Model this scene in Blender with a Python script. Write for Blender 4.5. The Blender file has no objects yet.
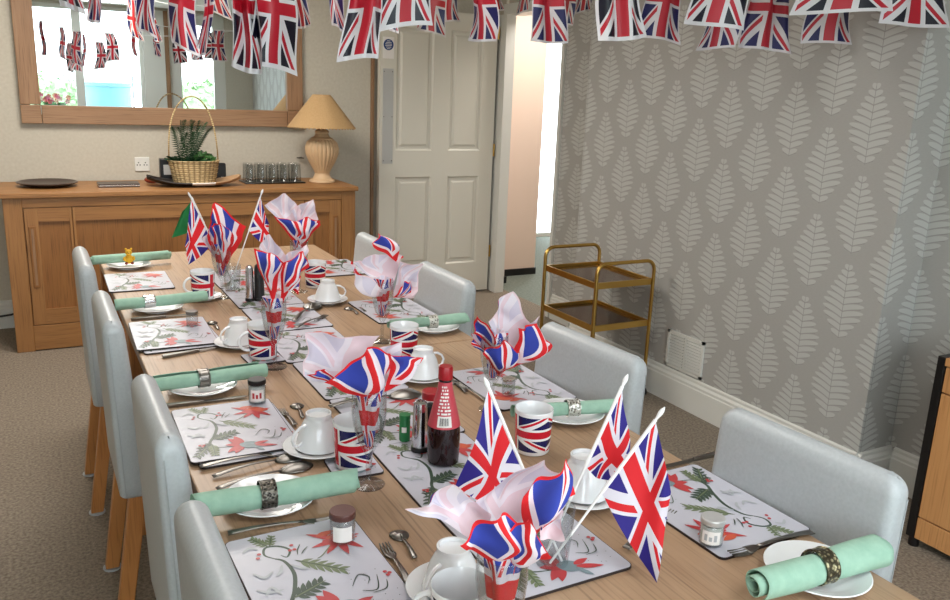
import bpy, bmesh, math, random
from mathutils import Vector, Matrix
PI=math.pi; R_=math.radians
sc=bpy.context.scene; COL=sc.collection
# ---------------------------------------------------------------- camera solution (world X right, Y into room, Z up)
CR=[[0.8821668392,-0.0824502264,0.4636632700],[-0.4693504608,-0.2346752304,0.8512565308],[0.0386239911,-0.9685708525,-0.2457207580]]
CF=827.04; CP=Vector((0,0,1.5))
def ray(px,py):
    q=(px-475,py-300,CF); return Vector([sum(CR[i][k]*q[k] for k in range(3)) for i in range(3)])
def on(px,py,z=0.755):
    r=ray(px,py); return CP+r*((z-CP.z)/r.z)
def aty(px,py,y):
    r=ray(px,py); return CP+r*(y/r.y)
cd=bpy.data.cameras.new('camera'); cam=bpy.data.objects.new('camera',cd); COL.objects.link(cam)
m=Matrix(((CR[0][0],-CR[0][1],-CR[0][2],0),(CR[1][0],-CR[1][1],-CR[1][2],0),(CR[2][0],-CR[2][1],-CR[2][2],1.5),(0,0,0,1)))
cam.matrix_world=m; cd.sensor_width=36; cd.sensor_fit='HORIZONTAL'; cd.lens=CF/950*36; cd.clip_start=0.02
sc.camera=cam
sc.view_settings.view_transform='Standard'; sc.view_settings.look='None'; sc.view_settings.gamma=1; sc.view_settings.use_curve_mapping=False
sc.view_settings.exposure=0.14
# ---------------------------------------------------------------- node expression helper
class E:
    nt=None
    def __init__(s,v): s.v=v
    @staticmethod
    def op(o,*a,clamp=False):
        n=E.nt.nodes.new('ShaderNodeMath'); n.operation=o; n.use_clamp=clamp
        for i,x in enumerate(a):
            if isinstance(x,E): x=x.v
            if isinstance(x,(int,float)): n.inputs[i].default_value=x
            else: E.nt.links.new(x,n.inputs[i])
        return E(n.outputs[0])
    def __add__(s,o): return E.op('ADD',s,o)
    __radd__=__add__
    def __sub__(s,o): return E.op('SUBTRACT',s,o)
    def __rsub__(s,o): return E.op('SUBTRACT',o,s)
    def __mul__(s,o): return E.op('MULTIPLY',s,o)
    __rmul__=__mul__
    def __truediv__(s,o): return E.op('DIVIDE',s,o)
    def __lt__(s,o): return E.op('LESS_THAN',s,o)
    def __gt__(s,o): return E.op('GREATER_THAN',s,o)
    def __pow__(s,o): return E.op('POWER',s,o)
    def abs(s): return E.op('ABSOLUTE',s)
    def sign(s): return E.op('SIGN',s)
    def floor(s): return E.op('FLOOR',s)
    def fract(s): return E.op('FRACT',s)
    def sin(s): return E.op('SINE',s)
    def sat(s): return E.op('ADD',s,0,clamp=True)
def emin(a,b): return E.op('MINIMUM',a,b)
def emax(a,b): return E.op('MAXIMUM',a,b)
def lin(c):
    c=[x/255 for x in c]; return tuple((x/12.92 if x<=0.04045 else ((x+0.055)/1.055)**2.4) for x in c)+(1,)
MATS={}
def newmat(name,c=(200,200,200),rough=0.5,metal=0,**kw):
    m=bpy.data.materials.new(name); m.use_nodes=True; b=m.node_tree.nodes['Principled BSDF']
    b.inputs['Base Color'].default_value=lin(c); b.inputs['Roughness'].default_value=rough; b.inputs['Metallic'].default_value=metal
    for k,v in kw.items(): b.inputs[k.replace('_',' ')].default_value=v
    MATS[name]=m; return m
def bs(m): return m.node_tree.nodes['Principled BSDF']
def mix(nt,f,a,b):
    n=nt.nodes.new('ShaderNodeMix'); n.data_type='RGBA'
    def put(s,v):
        if isinstance(v,E): v=v.v
        if isinstance(v,tuple): s.default_value=v
        elif isinstance(v,(int,float)): s.default_value=v
        else: nt.links.new(v,s)
    put(n.inputs[0],f); put(n.inputs[6],a); put(n.inputs[7],b); return n.outputs[2]
def tex(nt,kind='Object',scale=(1,1,1)):
    t=nt.nodes.new('ShaderNodeTexCoord'); mp=nt.nodes.new('ShaderNodeMapping'); mp.inputs['Scale'].default_value=scale
    nt.links.new(t.outputs[kind],mp.inputs[0]); return mp.outputs[0]
def noise(nt,vec,scale,detail=3,rough=0.5):
    n=nt.nodes.new('ShaderNodeTexNoise'); n.inputs['Scale'].default_value=scale; n.inputs['Detail'].default_value=detail; n.inputs['Roughness'].default_value=rough
    nt.links.new(vec,n.inputs['Vector']); return n.outputs['Fac']
def bump(m,h,strength=0.3,dist=0.002):
    nt=m.node_tree; n=nt.nodes.new('ShaderNodeBump'); n.inputs['Strength'].default_value=strength; n.inputs['Distance'].default_value=dist
    nt.links.new(h.v if isinstance(h,E) else h,n.inputs['Height']); nt.links.new(n.outputs[0],bs(m).inputs['Normal'])
def setcol(m,s): m.node_tree.links.new(s,bs(m).inputs['Base Color'])
def speckle(name,c1,c2,scale,rough=0.6,bs_=0.3,dist=0.001,stretch=(1,1,1),detail=3,**kw):
    m=newmat(name,c1,rough,**kw); nt=m.node_tree; v=tex(nt,'Object',stretch); f=noise(nt,v,scale,detail)
    E.nt=nt; ff=((E(f)-0.5)*2.2+0.5).sat(); setcol(m,mix(nt,ff,lin(c1),lin(c2)))
    if bs_: bump(m,f,bs_,dist)
    return m
def wood(name,c1,c2,c3,axis='Y',rough=0.42,plank=0.0,sc_=1.0,bumpy=0.1):
    """grain running along one axis; optional planks across the other"""
    m=newmat(name,c1,rough); nt=m.node_tree
    st={'X':(0.9,14,14),'Y':(14,0.9,14),'Z':(14,14,0.9)}[axis]
    v=tex(nt,'Object',tuple(s*sc_ for s in st)); E.nt=nt
    g1=noise(nt,v,2.2,6,0.62)
    v2=tex(nt,'Object',{'X':(0.6,3,3),'Y':(3,0.6,3),'Z':(3,3,0.6)}[axis]); big=noise(nt,v2,1.3,3,0.5)
    v3=tex(nt,'Object',{'X':(3,90,90),'Y':(90,3,90),'Z':(90,90,3)}[axis]); fine=noise(nt,v3,2.0,2,0.5)
    rings=((E(big)*22+E(g1)*3).sin()*0.5+0.5)
    f=(E(g1)*1.1+rings*0.22-0.28).sat()
    c=mix(nt,f,lin(c1),lin(c2)); c=mix(nt,((E(fine)-0.52)*3.0).sat(),c,lin(c3))
    if plank:
        t=nt.nodes.new('ShaderNodeTexCoord'); sx=nt.nodes.new('ShaderNodeSeparateXYZ'); nt.links.new(t.outputs['Object'],sx.inputs[0])
        o=E(sx.outputs['X' if axis=='Y' else 'Y'])/plank; pid=o.floor(); fr=o.fract()
        tone=((pid*12.9898).sin()*43758.5).fract()
        c=mix(nt,tone*0.30,c,lin(c2)); 
        c=mix(nt,emax(fr<0.012,fr>0.988)*0.45,c,lin(c3))
    setcol(m,c); bump(m,fine,bumpy,0.0006); return m
def union(nt,u,v,landscape=True):
    """u,v in 0..1 as E -> colour socket of a Union Flag"""
    E.nt=nt
    x=(u-0.5)*60; y=(v-0.5)*30; s5=math.sqrt(5)
    d1=(x-2*y)/s5; d2=(x+2*y)/s5
    wd=emax(d1.abs()<3,d2.abs()<3)
    sx=x.sign()
    a=d1*sx*-1; b=d2*sx
    r1=(a>0)*(a<2); r2=(b>0)*(b<2)
    same=(x*y)>0
    rd=same*r1+(1-same)*r2
    wc=emax(x.abs()<5,y.abs()<5); rc=emax(x.abs()<3,y.abs()<3)
    white=emax(wd,wc); red=emax(rc,rd*(1-wc))
    return white,red
BLUE=(22,22,92); RED=(200,18,40)
def flagmat(name,white=(240,236,240),red=RED,blue=BLUE,rep=1,rot=False,border=0.0,back=None,rough=0.75,trans=0.0,vlo=None):
    m=newmat(name,white,rough); nt=m.node_tree; E.nt=nt
    t=nt.nodes.new('ShaderNodeTexCoord'); sx=nt.nodes.new('ShaderNodeSeparateXYZ'); nt.links.new(t.outputs['UV'],sx.inputs[0])
    u=E(sx.outputs['X']); v=E(sx.outputs['Y']); 
    if rot: u,v=v,u
    u0,v0=u,v
    if rep!=1: u=(u*rep).fract(); v=(v*rep).fract() if vlo is None else v
    if vlo is not None: v=(v-vlo)/(1-2*vlo)
    w,r=union(nt,u,v)
    c=mix(nt,w,lin(blue),lin(white)); c=mix(nt,r,c,lin(red))
    if vlo is not None: c=mix(nt,emax(v<0,v>1),c,lin(white))
    if border:
        e=emax(emax(u0<border,u0>1-border),emax(v0<border,v0>1-border)); c=mix(nt,e,c,lin(white if back is None else red))
    if back is not None:
        g=nt.nodes.new('ShaderNodeNewGeometry'); pale=mix(nt,0.82,c,lin(back)); c=mix(nt,E(g.outputs['Backfacing']),c,pale)
    setcol(m,c)
    if trans:
        out=nt.nodes['Material Output']; tr=nt.nodes.new('ShaderNodeBsdfTranslucent'); ms=nt.nodes.new('ShaderNodeMixShader')
        nt.links.new(c,tr.inputs[0]); ms.inputs[0].default_value=trans
        nt.links.new(bs(m).outputs[0],ms.inputs[1]); nt.links.new(tr.outputs[0],ms.inputs[2]); nt.links.new(ms.outputs[0],out.inputs[0])
    return m
def wallpaper(name,base,leaf,line):
    m=newmat(name,base,0.62); nt=m.node_tree; E.nt=nt
    t=nt.nodes.new('ShaderNodeTexCoord'); sx=nt.nodes.new('ShaderNodeSeparateXYZ'); nt.links.new(t.outputs['Object'],sx.inputs[0])
    X=E(sx.outputs['X']); Y=E(sx.outputs['Y']); Z=E(sx.outputs['Z'])
    s=Y-(X-2.8)
    def lat(y0,z0):
        fu=((s-y0)/0.3635+0.5); col=fu.floor(); u=(fu-col-0.5)*0.3635
        v=((Z-z0)/0.3435).fract()*0.3435
        au=u.abs(); H=0.312; N=11.5
        k=v-au*0.42+au*au*1.6                       # leaflets rise outwards and droop at their tips
        row=(k/H*N); ri=row.floor(); rf=row-ri
        cen=(ri+0.5)/N                              # 0 bottom .. 1 tip
        w=emin((cen*3.3+0.34)*0.082,(1-cen)*0.15+0.005)
        w=emin(w,0.094)
        a=(rf-0.55)*2/0.88
        shape=((1-a*a).sat()**0.42)*w
        inside=(au<shape)*(rf>0.12)*(cen>0)*(cen<1)*(au>0.0012)
        edge=(rf<0.2)*(rf>0.08)*(au<w*0.86)*(cen>0)*(cen<1)
        rib=(au<0.0013)*(v<H*0.93)
        return inside,emax(edge,rib)
    a1,b1=lat(2.097,1.283-0.3435*6); a2,b2=lat(2.2785,1.111-0.3435*6)
    ins=emax(a1,a2); ln=emax(b1*(1-a2),b2*(1-a1))
    g=noise(nt,tex(nt,'Object',(60,60,400)),1.0,2)
    c=mix(nt,(E(g)-0.3)*0.35,lin(base),lin(leaf)); c=mix(nt,ins*0.85,c,lin(leaf)); c=mix(nt,ln*0.42,c,lin(line)); setcol(m,c)
    r=ins*-0.17+0.6; nt.links.new(r.v,bs(m).inputs['Roughness'])
    return m
# ---------------------------------------------------------------- materials
M={}
M['wall']=speckle('embossed_cream_paper',(190,183,168),(200,194,180),60,0.8,0.16,0.001,detail=4)
M['paper']=wallpaper('leaf_wallpaper',(170,168,164),(196,197,193),(116,114,114))
M['white']=newmat('white_gloss_paint',(222,222,216),0.35)
M['doorp']=newmat('door_paint',(216,212,200),0.4)
M['ceil']=newmat('ceiling_paint',(235,233,228),0.9)
M['carpet']=speckle('carpet',(104,92,80),(158,146,130),95,0.95,0.9,0.006,detail=5)
M['hallfloor']=speckle('hall_carpet',(105,116,108),(138,147,138),60,0.9,0.4,0.003)
M['peach']=newmat('peach_paint',(236,214,198),0.8)
M['black']=newmat('black_satin',(16,15,16),0.4)
M['table']=wood('table_oak',(184,154,124),(152,120,92),(114,88,68),'Y',0.38,plank=0.163)
M['oakZ']=wood('sideboard_oak_upright',(170,122,72),(142,96,54),(106,70,38),'Z',0.45)
M['oakX']=wood('sideboard_oak_rail',(170,122,72),(142,96,54),(106,70,38),'X',0.45)
M['oakD']=wood('sideboard_oak_panel',(156,106,56),(128,82,42),(96,60,30),'Z',0.45)
M['frameX']=wood('mirror_oak_rail',(166,130,98),(134,98,68),(100,72,50),'X',0.5)
M['frameZ']=wood('mirror_oak_post',(166,130,98),(134,98,68),(100,72,50),'Z',0.5)
M['leg']=wood('chair_leg_oak',(196,134,76),(164,104,54),(130,80,40),'Z',0.42)
M['cab']=wood('cabinet_oak',(214,160,104),(188,132,80),(160,106,60),'Z',0.45)
M['leather']=speckle('pale_leather',(172,177,180),(182,187,190),160,0.36,0.15,0.0005)
M['seamgrey']=newmat('leather_seam',(168,172,174),0.5)
M['china']=newmat('white_china',(238,240,242),0.12)
M['china'].node_tree.nodes['Principled BSDF'].inputs['Coat Weight'].default_value=0.5
M['mint']=speckle('mint_cloth',(142,180,160),(158,194,174),50,0.85,0.3,0.0015)
M['steel']=newmat('stainless_steel',(126,123,118),0.3,1)
M['silver']=newmat('polished_silver',(205,205,205),0.2,1)
M['gold']=newmat('gold_tube',(196,158,86),0.3,1)
M['bronze']=newmat('bronze_mirror_glass',(92,60,32),0.12,0.6)
M['matedge']=newmat('mat_cork_edge',(38,26,24),0.6)
M['mattop']=newmat('mat_white_laminate',(192,192,202),0.3)
M['red']=newmat('mat_red',(184,58,62),0.35); M['orange']=newmat('mat_orange',(196,84,56),0.35)
M['green']=newmat('mat_dark_green',(58,76,62),0.35); M['olive']=newmat('mat_olive',(112,124,92),0.35)
M['slate']=newmat('mat_slate',(120,138,144),0.35); M['grey']=newmat('mat_pale_grey',(176,180,184),0.35)
def thinglass(name,tint,ior=1.4):
    m=newmat(name,(255,255,255),0.0); nt=m.node_tree; o_=nt.nodes['Material Output']; tr=nt.nodes.new('ShaderNodeBsdfTransparent'); tr.inputs[0].default_value=tint
    gl=nt.nodes.new('ShaderNodeBsdfGlossy'); gl.inputs['Roughness'].default_value=0.03; fr=nt.nodes.new('ShaderNodeFresnel'); fr.inputs[0].default_value=ior
    E.nt=nt; g=nt.nodes.new('ShaderNodeNewGeometry'); k_=E(g.outputs['Backfacing'])*(1/ior-ior)+ior; nt.links.new(k_.v,fr.inputs[0]); nt.links.new(fr.outputs[0],(ms:=nt.nodes.new('ShaderNodeMixShader')).inputs[0])
    nt.links.new(tr.outputs[0],ms.inputs[1]); nt.links.new(gl.outputs[0],ms.inputs[2]); nt.links.new(ms.outputs[0],o_.inputs[0]); return m
M['glass']=thinglass('clear_glass',(.90,.915,.92,1),1.62)
M['pane']=thinglass('window_glass',(.98,1,.99,1),1.45)
M['mirror']=newmat('mirror_silvering',(232,238,238),0.0,1)
M['mug']=flagmat('mug_print',(244,242,244),(206,22,44),(24,26,86),rep=1.5,vlo=0.10,rough=0.15)
M['hflag']=flagmat('hand_flag_print',(236,234,246),(226,34,44),(48,38,140),trans=0.35,rough=0.7)
M['bflagA']=flagmat('bunting_print_backlit',(214,212,216),(180,16,40),(6,6,30),rot=True,border=0.04,trans=0.0,rough=0.45)  # near flags: back-lit shade put into the colour as a darker blue
M['bflagM']=flagmat('bunting_print_middle',(206,202,206),(176,26,46),(20,20,82),rot=True,border=0.03,rough=0.5)
M['bflagB']=flagmat('bunting_print_far',(214,208,206),(186,40,44),(36,42,92),rot=True,border=0.03,trans=0.05,rough=0.35)
M['napkin']=flagmat('paper_napkin_print',(240,228,236),(222,34,40),(50,66,166),rep=1,border=0.016,back=(236,230,238),trans=0.15,rough=0.85)
M['napkin2']=flagmat('paper_napkin_print_small',(240,228,236),(222,34,40),(50,66,166),rep=2,border=0.02,back=(236,230,238),trans=0.15,rough=0.85)
M['stick']=newmat('white_plastic',(240,240,240),0.35)
M['gflag']=newmat('green_flag_cloth',(20,120,62),0.7)
M['shade']=speckle('lamp_shade_cloth',(178,144,98),(188,154,110),120,0.8,0.2,0.0006)
M['terra']=newmat('beige_ceramic',(204,172,134),0.55)
M['dish']=newmat('dark_pewter',(80,68,62),0.35,0.3)
M['wicker']=speckle('wicker',(212,184,132),(168,136,88),40,0.7,0.8,0.004)
def wicker():
    m=M['wicker']; nt=m.node_tree; E.nt=nt; t=nt.nodes.new('ShaderNodeTexCoord'); sx=nt.nodes.new('ShaderNodeSeparateXYZ'); nt.links.new(t.outputs['Object'],sx.inputs[0])
    a=E.op('ARCTAN2',E(sx.outputs['Y'])*1.4,E(sx.outputs['X'])); z=E(sx.outputs['Z'])
    row=z/0.0125; col=a*(13/PI)+row.floor()*1.0
    f=((col*PI).sin().abs()**0.6)*((row*PI).sin().abs()**0.5); par=((col.floor()*0.5).fract()*2)
    c=mix(nt,f,lin((120,90,54)),lin((226,200,150))); c=mix(nt,par*0.22,c,lin((150,118,74))); setcol(m,c); bump(m,f,0.9,0.004)
wicker()
M['leafm']=newmat('plant_green',(26,62,34),0.5); M['leafl']=newmat('plant_light_green',(60,108,52),0.5)
M['device']=newmat('black_plastic',(22,24,28),0.35)
M['yellow']=newmat('yellow_plush',(226,176,44),0.8); M['brownred']=newmat('red_brown',(142,62,42),0.7)
M['sauce']=newmat('dark_brown_sauce',(28,10,14),0.08); M['capred']=newmat('red_plastic',(158,18,30),0.35)
M['label']=newmat('red_label',(196,70,82),0.4); M['labelw']=newmat('white_label',(236,232,228),0.5)
M['chrome']=newmat('chrome',(200,200,204),0.12,1)
M['greenp']=newmat('green_tin',(34,120,66),0.35)
M['jam']=newmat('jam',(150,86,60),0.25); M['brownlid']=newmat('brown_lid',(92,56,50),0.4); M['cream']=newmat('white_preserve',(226,226,220),0.5)
M['signblue']=newmat('sign_blue',(24,62,122),0.4)
M['plate']=newmat('brushed_plate',(196,196,194),0.35,0.35)
M['ornate']=speckle('filigree_silver',(150,150,144),(60,58,54),240,0.35,0.8,0.0015,Metallic=0.9) if False else newmat('filigree_silver',(170,168,160),0.35,1)
def ornate(name,c1,c2,scale):
    m=newmat(name,c1,0.35,0.85); nt=m.node_tree; v=nt.nodes.new('ShaderNodeTexVoronoi'); v.inputs['Scale'].default_value=scale
    nt.links.new(tex(nt),v.inputs['Vector']); E.nt=nt; f=((E(v.outputs['Distance'])-0.25)*4).sat(); setcol(m,mix(nt,f,lin(c1),lin(c2))); bump(m,v.outputs['Distance'],0.8,0.002); return m
M['orn_dark']=ornate('ornate_dark_pewter',(40,38,36),(104,100,92),170)
M['orn_sil']=ornate('ornate_silver',(110,108,100),(214,214,206),170)
M['orn_gold']=ornate('dotted_bronze',(196,186,150),(84,78,62),150)
M['hedge']=speckle('hedge_leaves',(130,165,120),(190,212,170),9,0.8,0.5,0.02)
M['patio']=newmat('patio_stone',(205,203,196),0.9)
M['tub']=newmat('pale_blue_tub',(120,176,190),0.5)
M['pink']=newmat('pink_petals',(190,90,130),0.7)
M['basketdark']=newmat('dark_lacquer',(30,24,22),0.3); M['tan']=newmat('tan_wood',(176,140,104),0.5)
# ---------------------------------------------------------------- mesh builder
class MB:
    def __init__(s): s.v=[]; s.f=[]; s.m=[]; s.uv={}; s.flat=set()
    def add(s,vs,fs,mi=0,uvs=None,flat=False):
        o=len(s.v); s.v+= [tuple(p) for p in vs]
        for k,f in enumerate(fs):
            s.f.append(tuple(o+i for i in f)); s.m.append(mi)
            if flat: s.flat.add(len(s.f)-1)
            if uvs is not None: s.uv[len(s.f)-1]=[uvs[i] for i in f]
        return s
    def box(s,x0,x1,y0,y1,z0,z1,mi=0):
        v=[(x,y,z) for z in (z0,z1) for y in (y0,y1) for x in (x0,x1)]
        return s.add(v,[(0,2,3,1),(4,5,7,6),(0,1,5,4),(2,6,7,3),(0,4,6,2),(1,3,7,5)],mi,flat=True)
    def lathe(s,prof,c=(0,0,0),n=32,mi=0,rfun=None,uvh=None,axis='Z',mis=None):
        vs=[];fs=[];uv=[]
        k=len(prof)
        for i in range(n+1):
            a=2*PI*i/n
            for j,(r,z) in enumerate(prof):
                rr=r*(rfun(a,z) if rfun else 1)
                if axis=='Z': p=(c[0]+rr*math.cos(a),c[1]+rr*math.sin(a),c[2]+z)
                elif axis=='X': p=(c[0]+z,c[1]+rr*math.cos(a),c[2]+rr*math.sin(a))
                else: p=(c[0]+rr*math.cos(a),c[1]+z,c[2]+rr*math.sin(a))
                vs.append(p); uv.append((i/n,((z-uvh[0])/(uvh[1]-uvh[0])) if uvh else j/(k-1)))
        o=len(s.v)
        # weld seam by reusing ring 0 when no uv needed
        if uvh is None:
            vs=vs[:n*k]
            q=lambda i,j:(i%n)*k+j
        else: q=lambda i,j:i*k+j
        for i in range(n):
            for j in range(k-1):
                f=(q(i,j),q(i+1,j),q(i+1,j+1),q(i,j+1))
                if prof[j][0]<1e-6: f=(f[0],f[2],f[3])
                elif prof[j+1][0]<1e-6: f=(f[0],f[1],f[2])
                if axis!='Z' : f=f[::-1] if axis=='Y' else f
                fs.append((f,mis[j] if mis else mi))
        for f,mm in fs: s.add([],[],0); 
        o=len(s.v); s.v+=vs
        for f,mm in fs:
            s.f.append(tuple(o+i for i in f)); s.m.append(mm)
            if uvh: s.uv[len(s.f)-1]=[uv[i] for i in f]
        return s
    def tube(s,path,r,n=8,mi=0,closed=False,cap=True):
        P=[Vector(p) for p in path]; K=len(P); rs=r if isinstance(r,(list,tuple)) else [r]*K
        vs=[];prev=None
        for i,p in enumerate(P):
            if closed: t=(P[(i+1)%K]-P[i-1])
            else: t=P[min(i+1,K-1)]-P[max(i-1,0)]
            t.normalize()
            if prev is None:
                up=Vector((0,0,1)) if abs(t.z)<0.9 else Vector((1,0,0)); a=t.cross(up).normalized()
            else: a=(prev-t*prev.dot(t)).normalized()
            prev=a; b=t.cross(a)
            for k in range(n):
                an=2*PI*k/n; vs.append(p+(a*math.cos(an)+b*math.sin(an))*rs[i])
        fs=[]
        for i in range(K if closed else K-1):
            for k in range(n):
                fs.append((i*n+k,i*n+(k+1)%n,((i+1)%K)*n+(k+1)%n,((i+1)%K)*n+k))
        if cap and not closed: fs+= [tuple(range(n))[::-1],tuple((K-1)*n+k for k in range(n))]
        return s.add(vs,fs,mi)
    def grid(s,fn,nu,nv,mi=0,uvf=None):
        vs=[];uv=[];fs=[]
        for j in range(nv+1):
            for i in range(nu+1):
                u,v=i/nu,j/nv; vs.append(tuple(fn(u,v))); uv.append(uvf(u,v) if uvf else (u,v))
        for j in range(nv):
            for i in range(nu):
                a=j*(nu+1)+i; fs.append((a,a+1,a+nu+2,a+nu+1))
        return s.add(vs,fs,mi,uv)
    def prism(s,pts,z0,z1,mi=0,mt=None):
        n=len(pts); v=[(x,y,z0) for x,y in pts]+[(x,y,z1) for x,y in pts]
        s.add(v,[tuple(range(n))[::-1]]+[(i,(i+1)%n,n+(i+1)%n,n+i) for i in range(n)],mi,flat=True)
        return s.add([(x,y,z1) for x,y in pts] ,[tuple(range(n))],mi if mt is None else mt,flat=True)
    def ball(s,c,r,n=14,mi=0,sc=(1,1,1)):
        c=Vector(c); K=n//2+1; vs=[];fs=[]
        for j in range(K+1):
            t=PI*j/K
            for i in range(n):
                a=2*PI*i/n; vs.append((c.x+r*sc[0]*math.sin(t)*math.cos(a),c.y+r*sc[1]*math.sin(t)*math.sin(a),c.z-r*sc[2]*math.cos(t)))
        for j in range(K):
            for i in range(n): fs.append((j*n+i,j*n+(i+1)%n,(j+1)*n+(i+1)%n,(j+1)*n+i))
        return s.add(vs,fs,mi)
    def xf(s,mat,start=0):
        for i in range(start,len(s.v)): s.v[i]=tuple(mat@Vector(s.v[i]))
        return s
    def build(s,name,mats,parent=None,smooth=True,bevel=0,seg=2,angle=35,solid=0,subsurf=0,loc=None,merge=True):
        me=bpy.data.meshes.new(name); me.from_pydata(s.v,[],s.f)
        if not isinstance(mats,(list,tuple)): mats=[mats]
        for x in mats: me.materials.append(M[x] if isinstance(x,str) else x)
        for i,p in enumerate(me.polygons): p.material_index=min(s.m[i],len(mats)-1); p.use_smooth=smooth
        if s.uv:
            L=me.uv_layers.new(name='UVMap')
            for p in me.polygons:
                if p.index in s.uv:
                    for k,li in enumerate(p.loop_indices): L.data[li].uv=s.uv[p.index][k]
        me.validate()
        if merge and not s.uv:
            b=bmesh.new(); b.from_mesh(me); bmesh.ops.remove_doubles(b,verts=b.verts,dist=1e-5); bmesh.ops.recalc_face_normals(b,faces=b.faces); b.to_mesh(me); b.free()
        if smooth:
            try: me.set_sharp_from_angle(angle=R_(angle))
            except Exception: pass
        o=bpy.data.objects.new(name,me); COL.objects.link(o)
        if parent is not None: o.parent=parent
        if loc is not None: o.location=loc
        if bevel:
            b=o.modifiers.new('bevel','BEVEL'); b.width=bevel; b.segments=seg; b.limit_method='ANGLE'; b.angle_limit=R_(40); b.harden_normals=False
        if subsurf:
            b=o.modifiers.new('sub','SUBSURF'); b.levels=subsurf; b.render_levels=subsurf
        if solid:
            b=o.modifiers.new('solid','SOLIDIFY'); b.thickness=solid; b.offset=0
        return o
def tag(o,label=None,cat=None,group=None,kind=None):
    if label: o['label']=label
    if cat: o['category']=cat
    if group: o['group']=group
    if kind: o['kind']=kind
    return o
def empty(name,loc=(0,0,0),rz=0):
    o=bpy.data.objects.new(name,None); COL.objects.link(o); o.location=loc; o.rotation_euler=(0,0,rz); o.empty_display_size=0.05; return o
def thing(name,label,cat,loc=(0,0,0),rz=0,group=None): return tag(empty(name,loc,rz),label,cat,group)
def kids(o): return [x for x in COL.objects if x.parent==o]
def copy_tree(o,parent=None):
    c=o.copy(); COL.objects.link(c)
    if parent is not None: c.parent=parent
    for ch in kids(o): copy_tree(ch,c)
    return c
class Proto:
    """first use moves the original, later uses copy it with all its parts"""
    def __init__(s,o): s.o=o; s.used=False
    def put(s,loc,rz=0,label=None,cat=None,group=None,scale=None):
        o=copy_tree(s.o) if s.used else s.o; s.used=True
        o.location=loc; o.rotation_euler=(0,0,rz)
        if scale: o.scale=(scale,)*3
        tag(o,label,cat,group); return o
def struct(name,mb,mats,parent=None,**kw):
    o=mb.build(name,mats,parent,**kw)
    if parent is None: o['kind']='structure'
    return o
def flatbox(name,mats,*b,parent=None,**kw): return struct(name,MB().box(*b),mats,parent,smooth=False,**kw)
# ================================================================= SETTING
YW=5.55; YR=-1.5; XL=-1.5; XC=2.8; XR=3.0; ZC=2.42
flatbox('floor','carpet',XL-0.1,XR+0.2,YR-0.1,YW+0.1,-0.06,0)
flatbox('ceiling','ceil',XL-0.1,XR+0.22,YR-0.1,YW+0.1,ZC,ZC+0.1)
flatbox('wall_back','wall',XL-0.1,XR+0.22,YW,YW+0.1,0,ZC)
flatbox('wall_left','wall',XL-0.1,XL,YR,YW,0,ZC)
# right wall: near recess, chimney breast, far recess, then the doorway to the hall
mb=MB(); XF=3.10
pts=[(XR+.22,YR),(XR,YR),(XR,1.93),(XC,1.93),(XC,3.925),(XF,3.925),(XF,4.60),(XF+.12,4.60)]
n=len(pts); v=[(x,y,0) for x,y in pts]+[(x,y,ZC) for x,y in pts]
mb.add(v,[(i,(i+1)%n,n+(i+1)%n,n+i) for i in range(n)],0,flat=True); struct('wall_right',mb,'paper',smooth=False)
flatbox('wall_above_doorway','wall',XF,XF+.12,4.60,5.36,2.06,ZC)
flatbox('wall_doorway_return','wall',XF,XF+.05,5.40,YW,0,ZC)
# door frame of the hall doorway
mb=MB(); mb.box(XF-.022,XF+.055,5.345,5.40,0,2.03); mb.box(XF-.022,XF-.001,5.40,YW-.001,0,2.03); mb.box(XF-.018,XF+.135,4.601,4.632,0,2.03); mb.box(XF-.018,XF+.135,4.601,5.40,2.03,2.10)
struct('trim_1',mb,'white',smooth=False)
# skirting
def skirt(name,p,q,h=0.17,t=0.022,side=1):
    p=Vector(p);q=Vector(q); d=(q-p).normalized(); nrm=Vector((-d.y,d.x))*side
    prof=[(0,0),(t,0),(t,h-.045),(t-.004,h-.04),(t-.004,h-.028),(t-.013,h-.018),(t-.013,h-.006),(t-.018,h),(0,h)]
    v=[];f=[];K=len(prof)
    for e in (p,q):
        for a,z in prof: v.append((e.x+nrm.x*a,e.y+nrm.y*a,z))
    f=[(i,(i+1)%K,K+(i+1)%K,K+i) for i in range(K)]+[tuple(range(K)),tuple(range(K,2*K))]
    return MB().add(v,f)
struct('baseboard_back',skirt('',(XL,YW),(2.14,YW),side=-1),'white',smooth=False)
struct('baseboard_left',skirt('',(XL,YR),(XL,YW),side=-1),'white',smooth=False)
b=skirt('',(XC,1.908),(XC,3.947))
for a_ in (skirt('',(XC-.022,1.93),(XR,1.93),side=-1),skirt('',(XR,YR),(XR,1.908)),skirt('',(XF,3.947),(XF,4.58)),skirt('',(XC-.022,3.925),(XF,3.925))): b.add(a_.v,a_.f)
struct('baseboard_right',b,'white',smooth=False)
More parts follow.
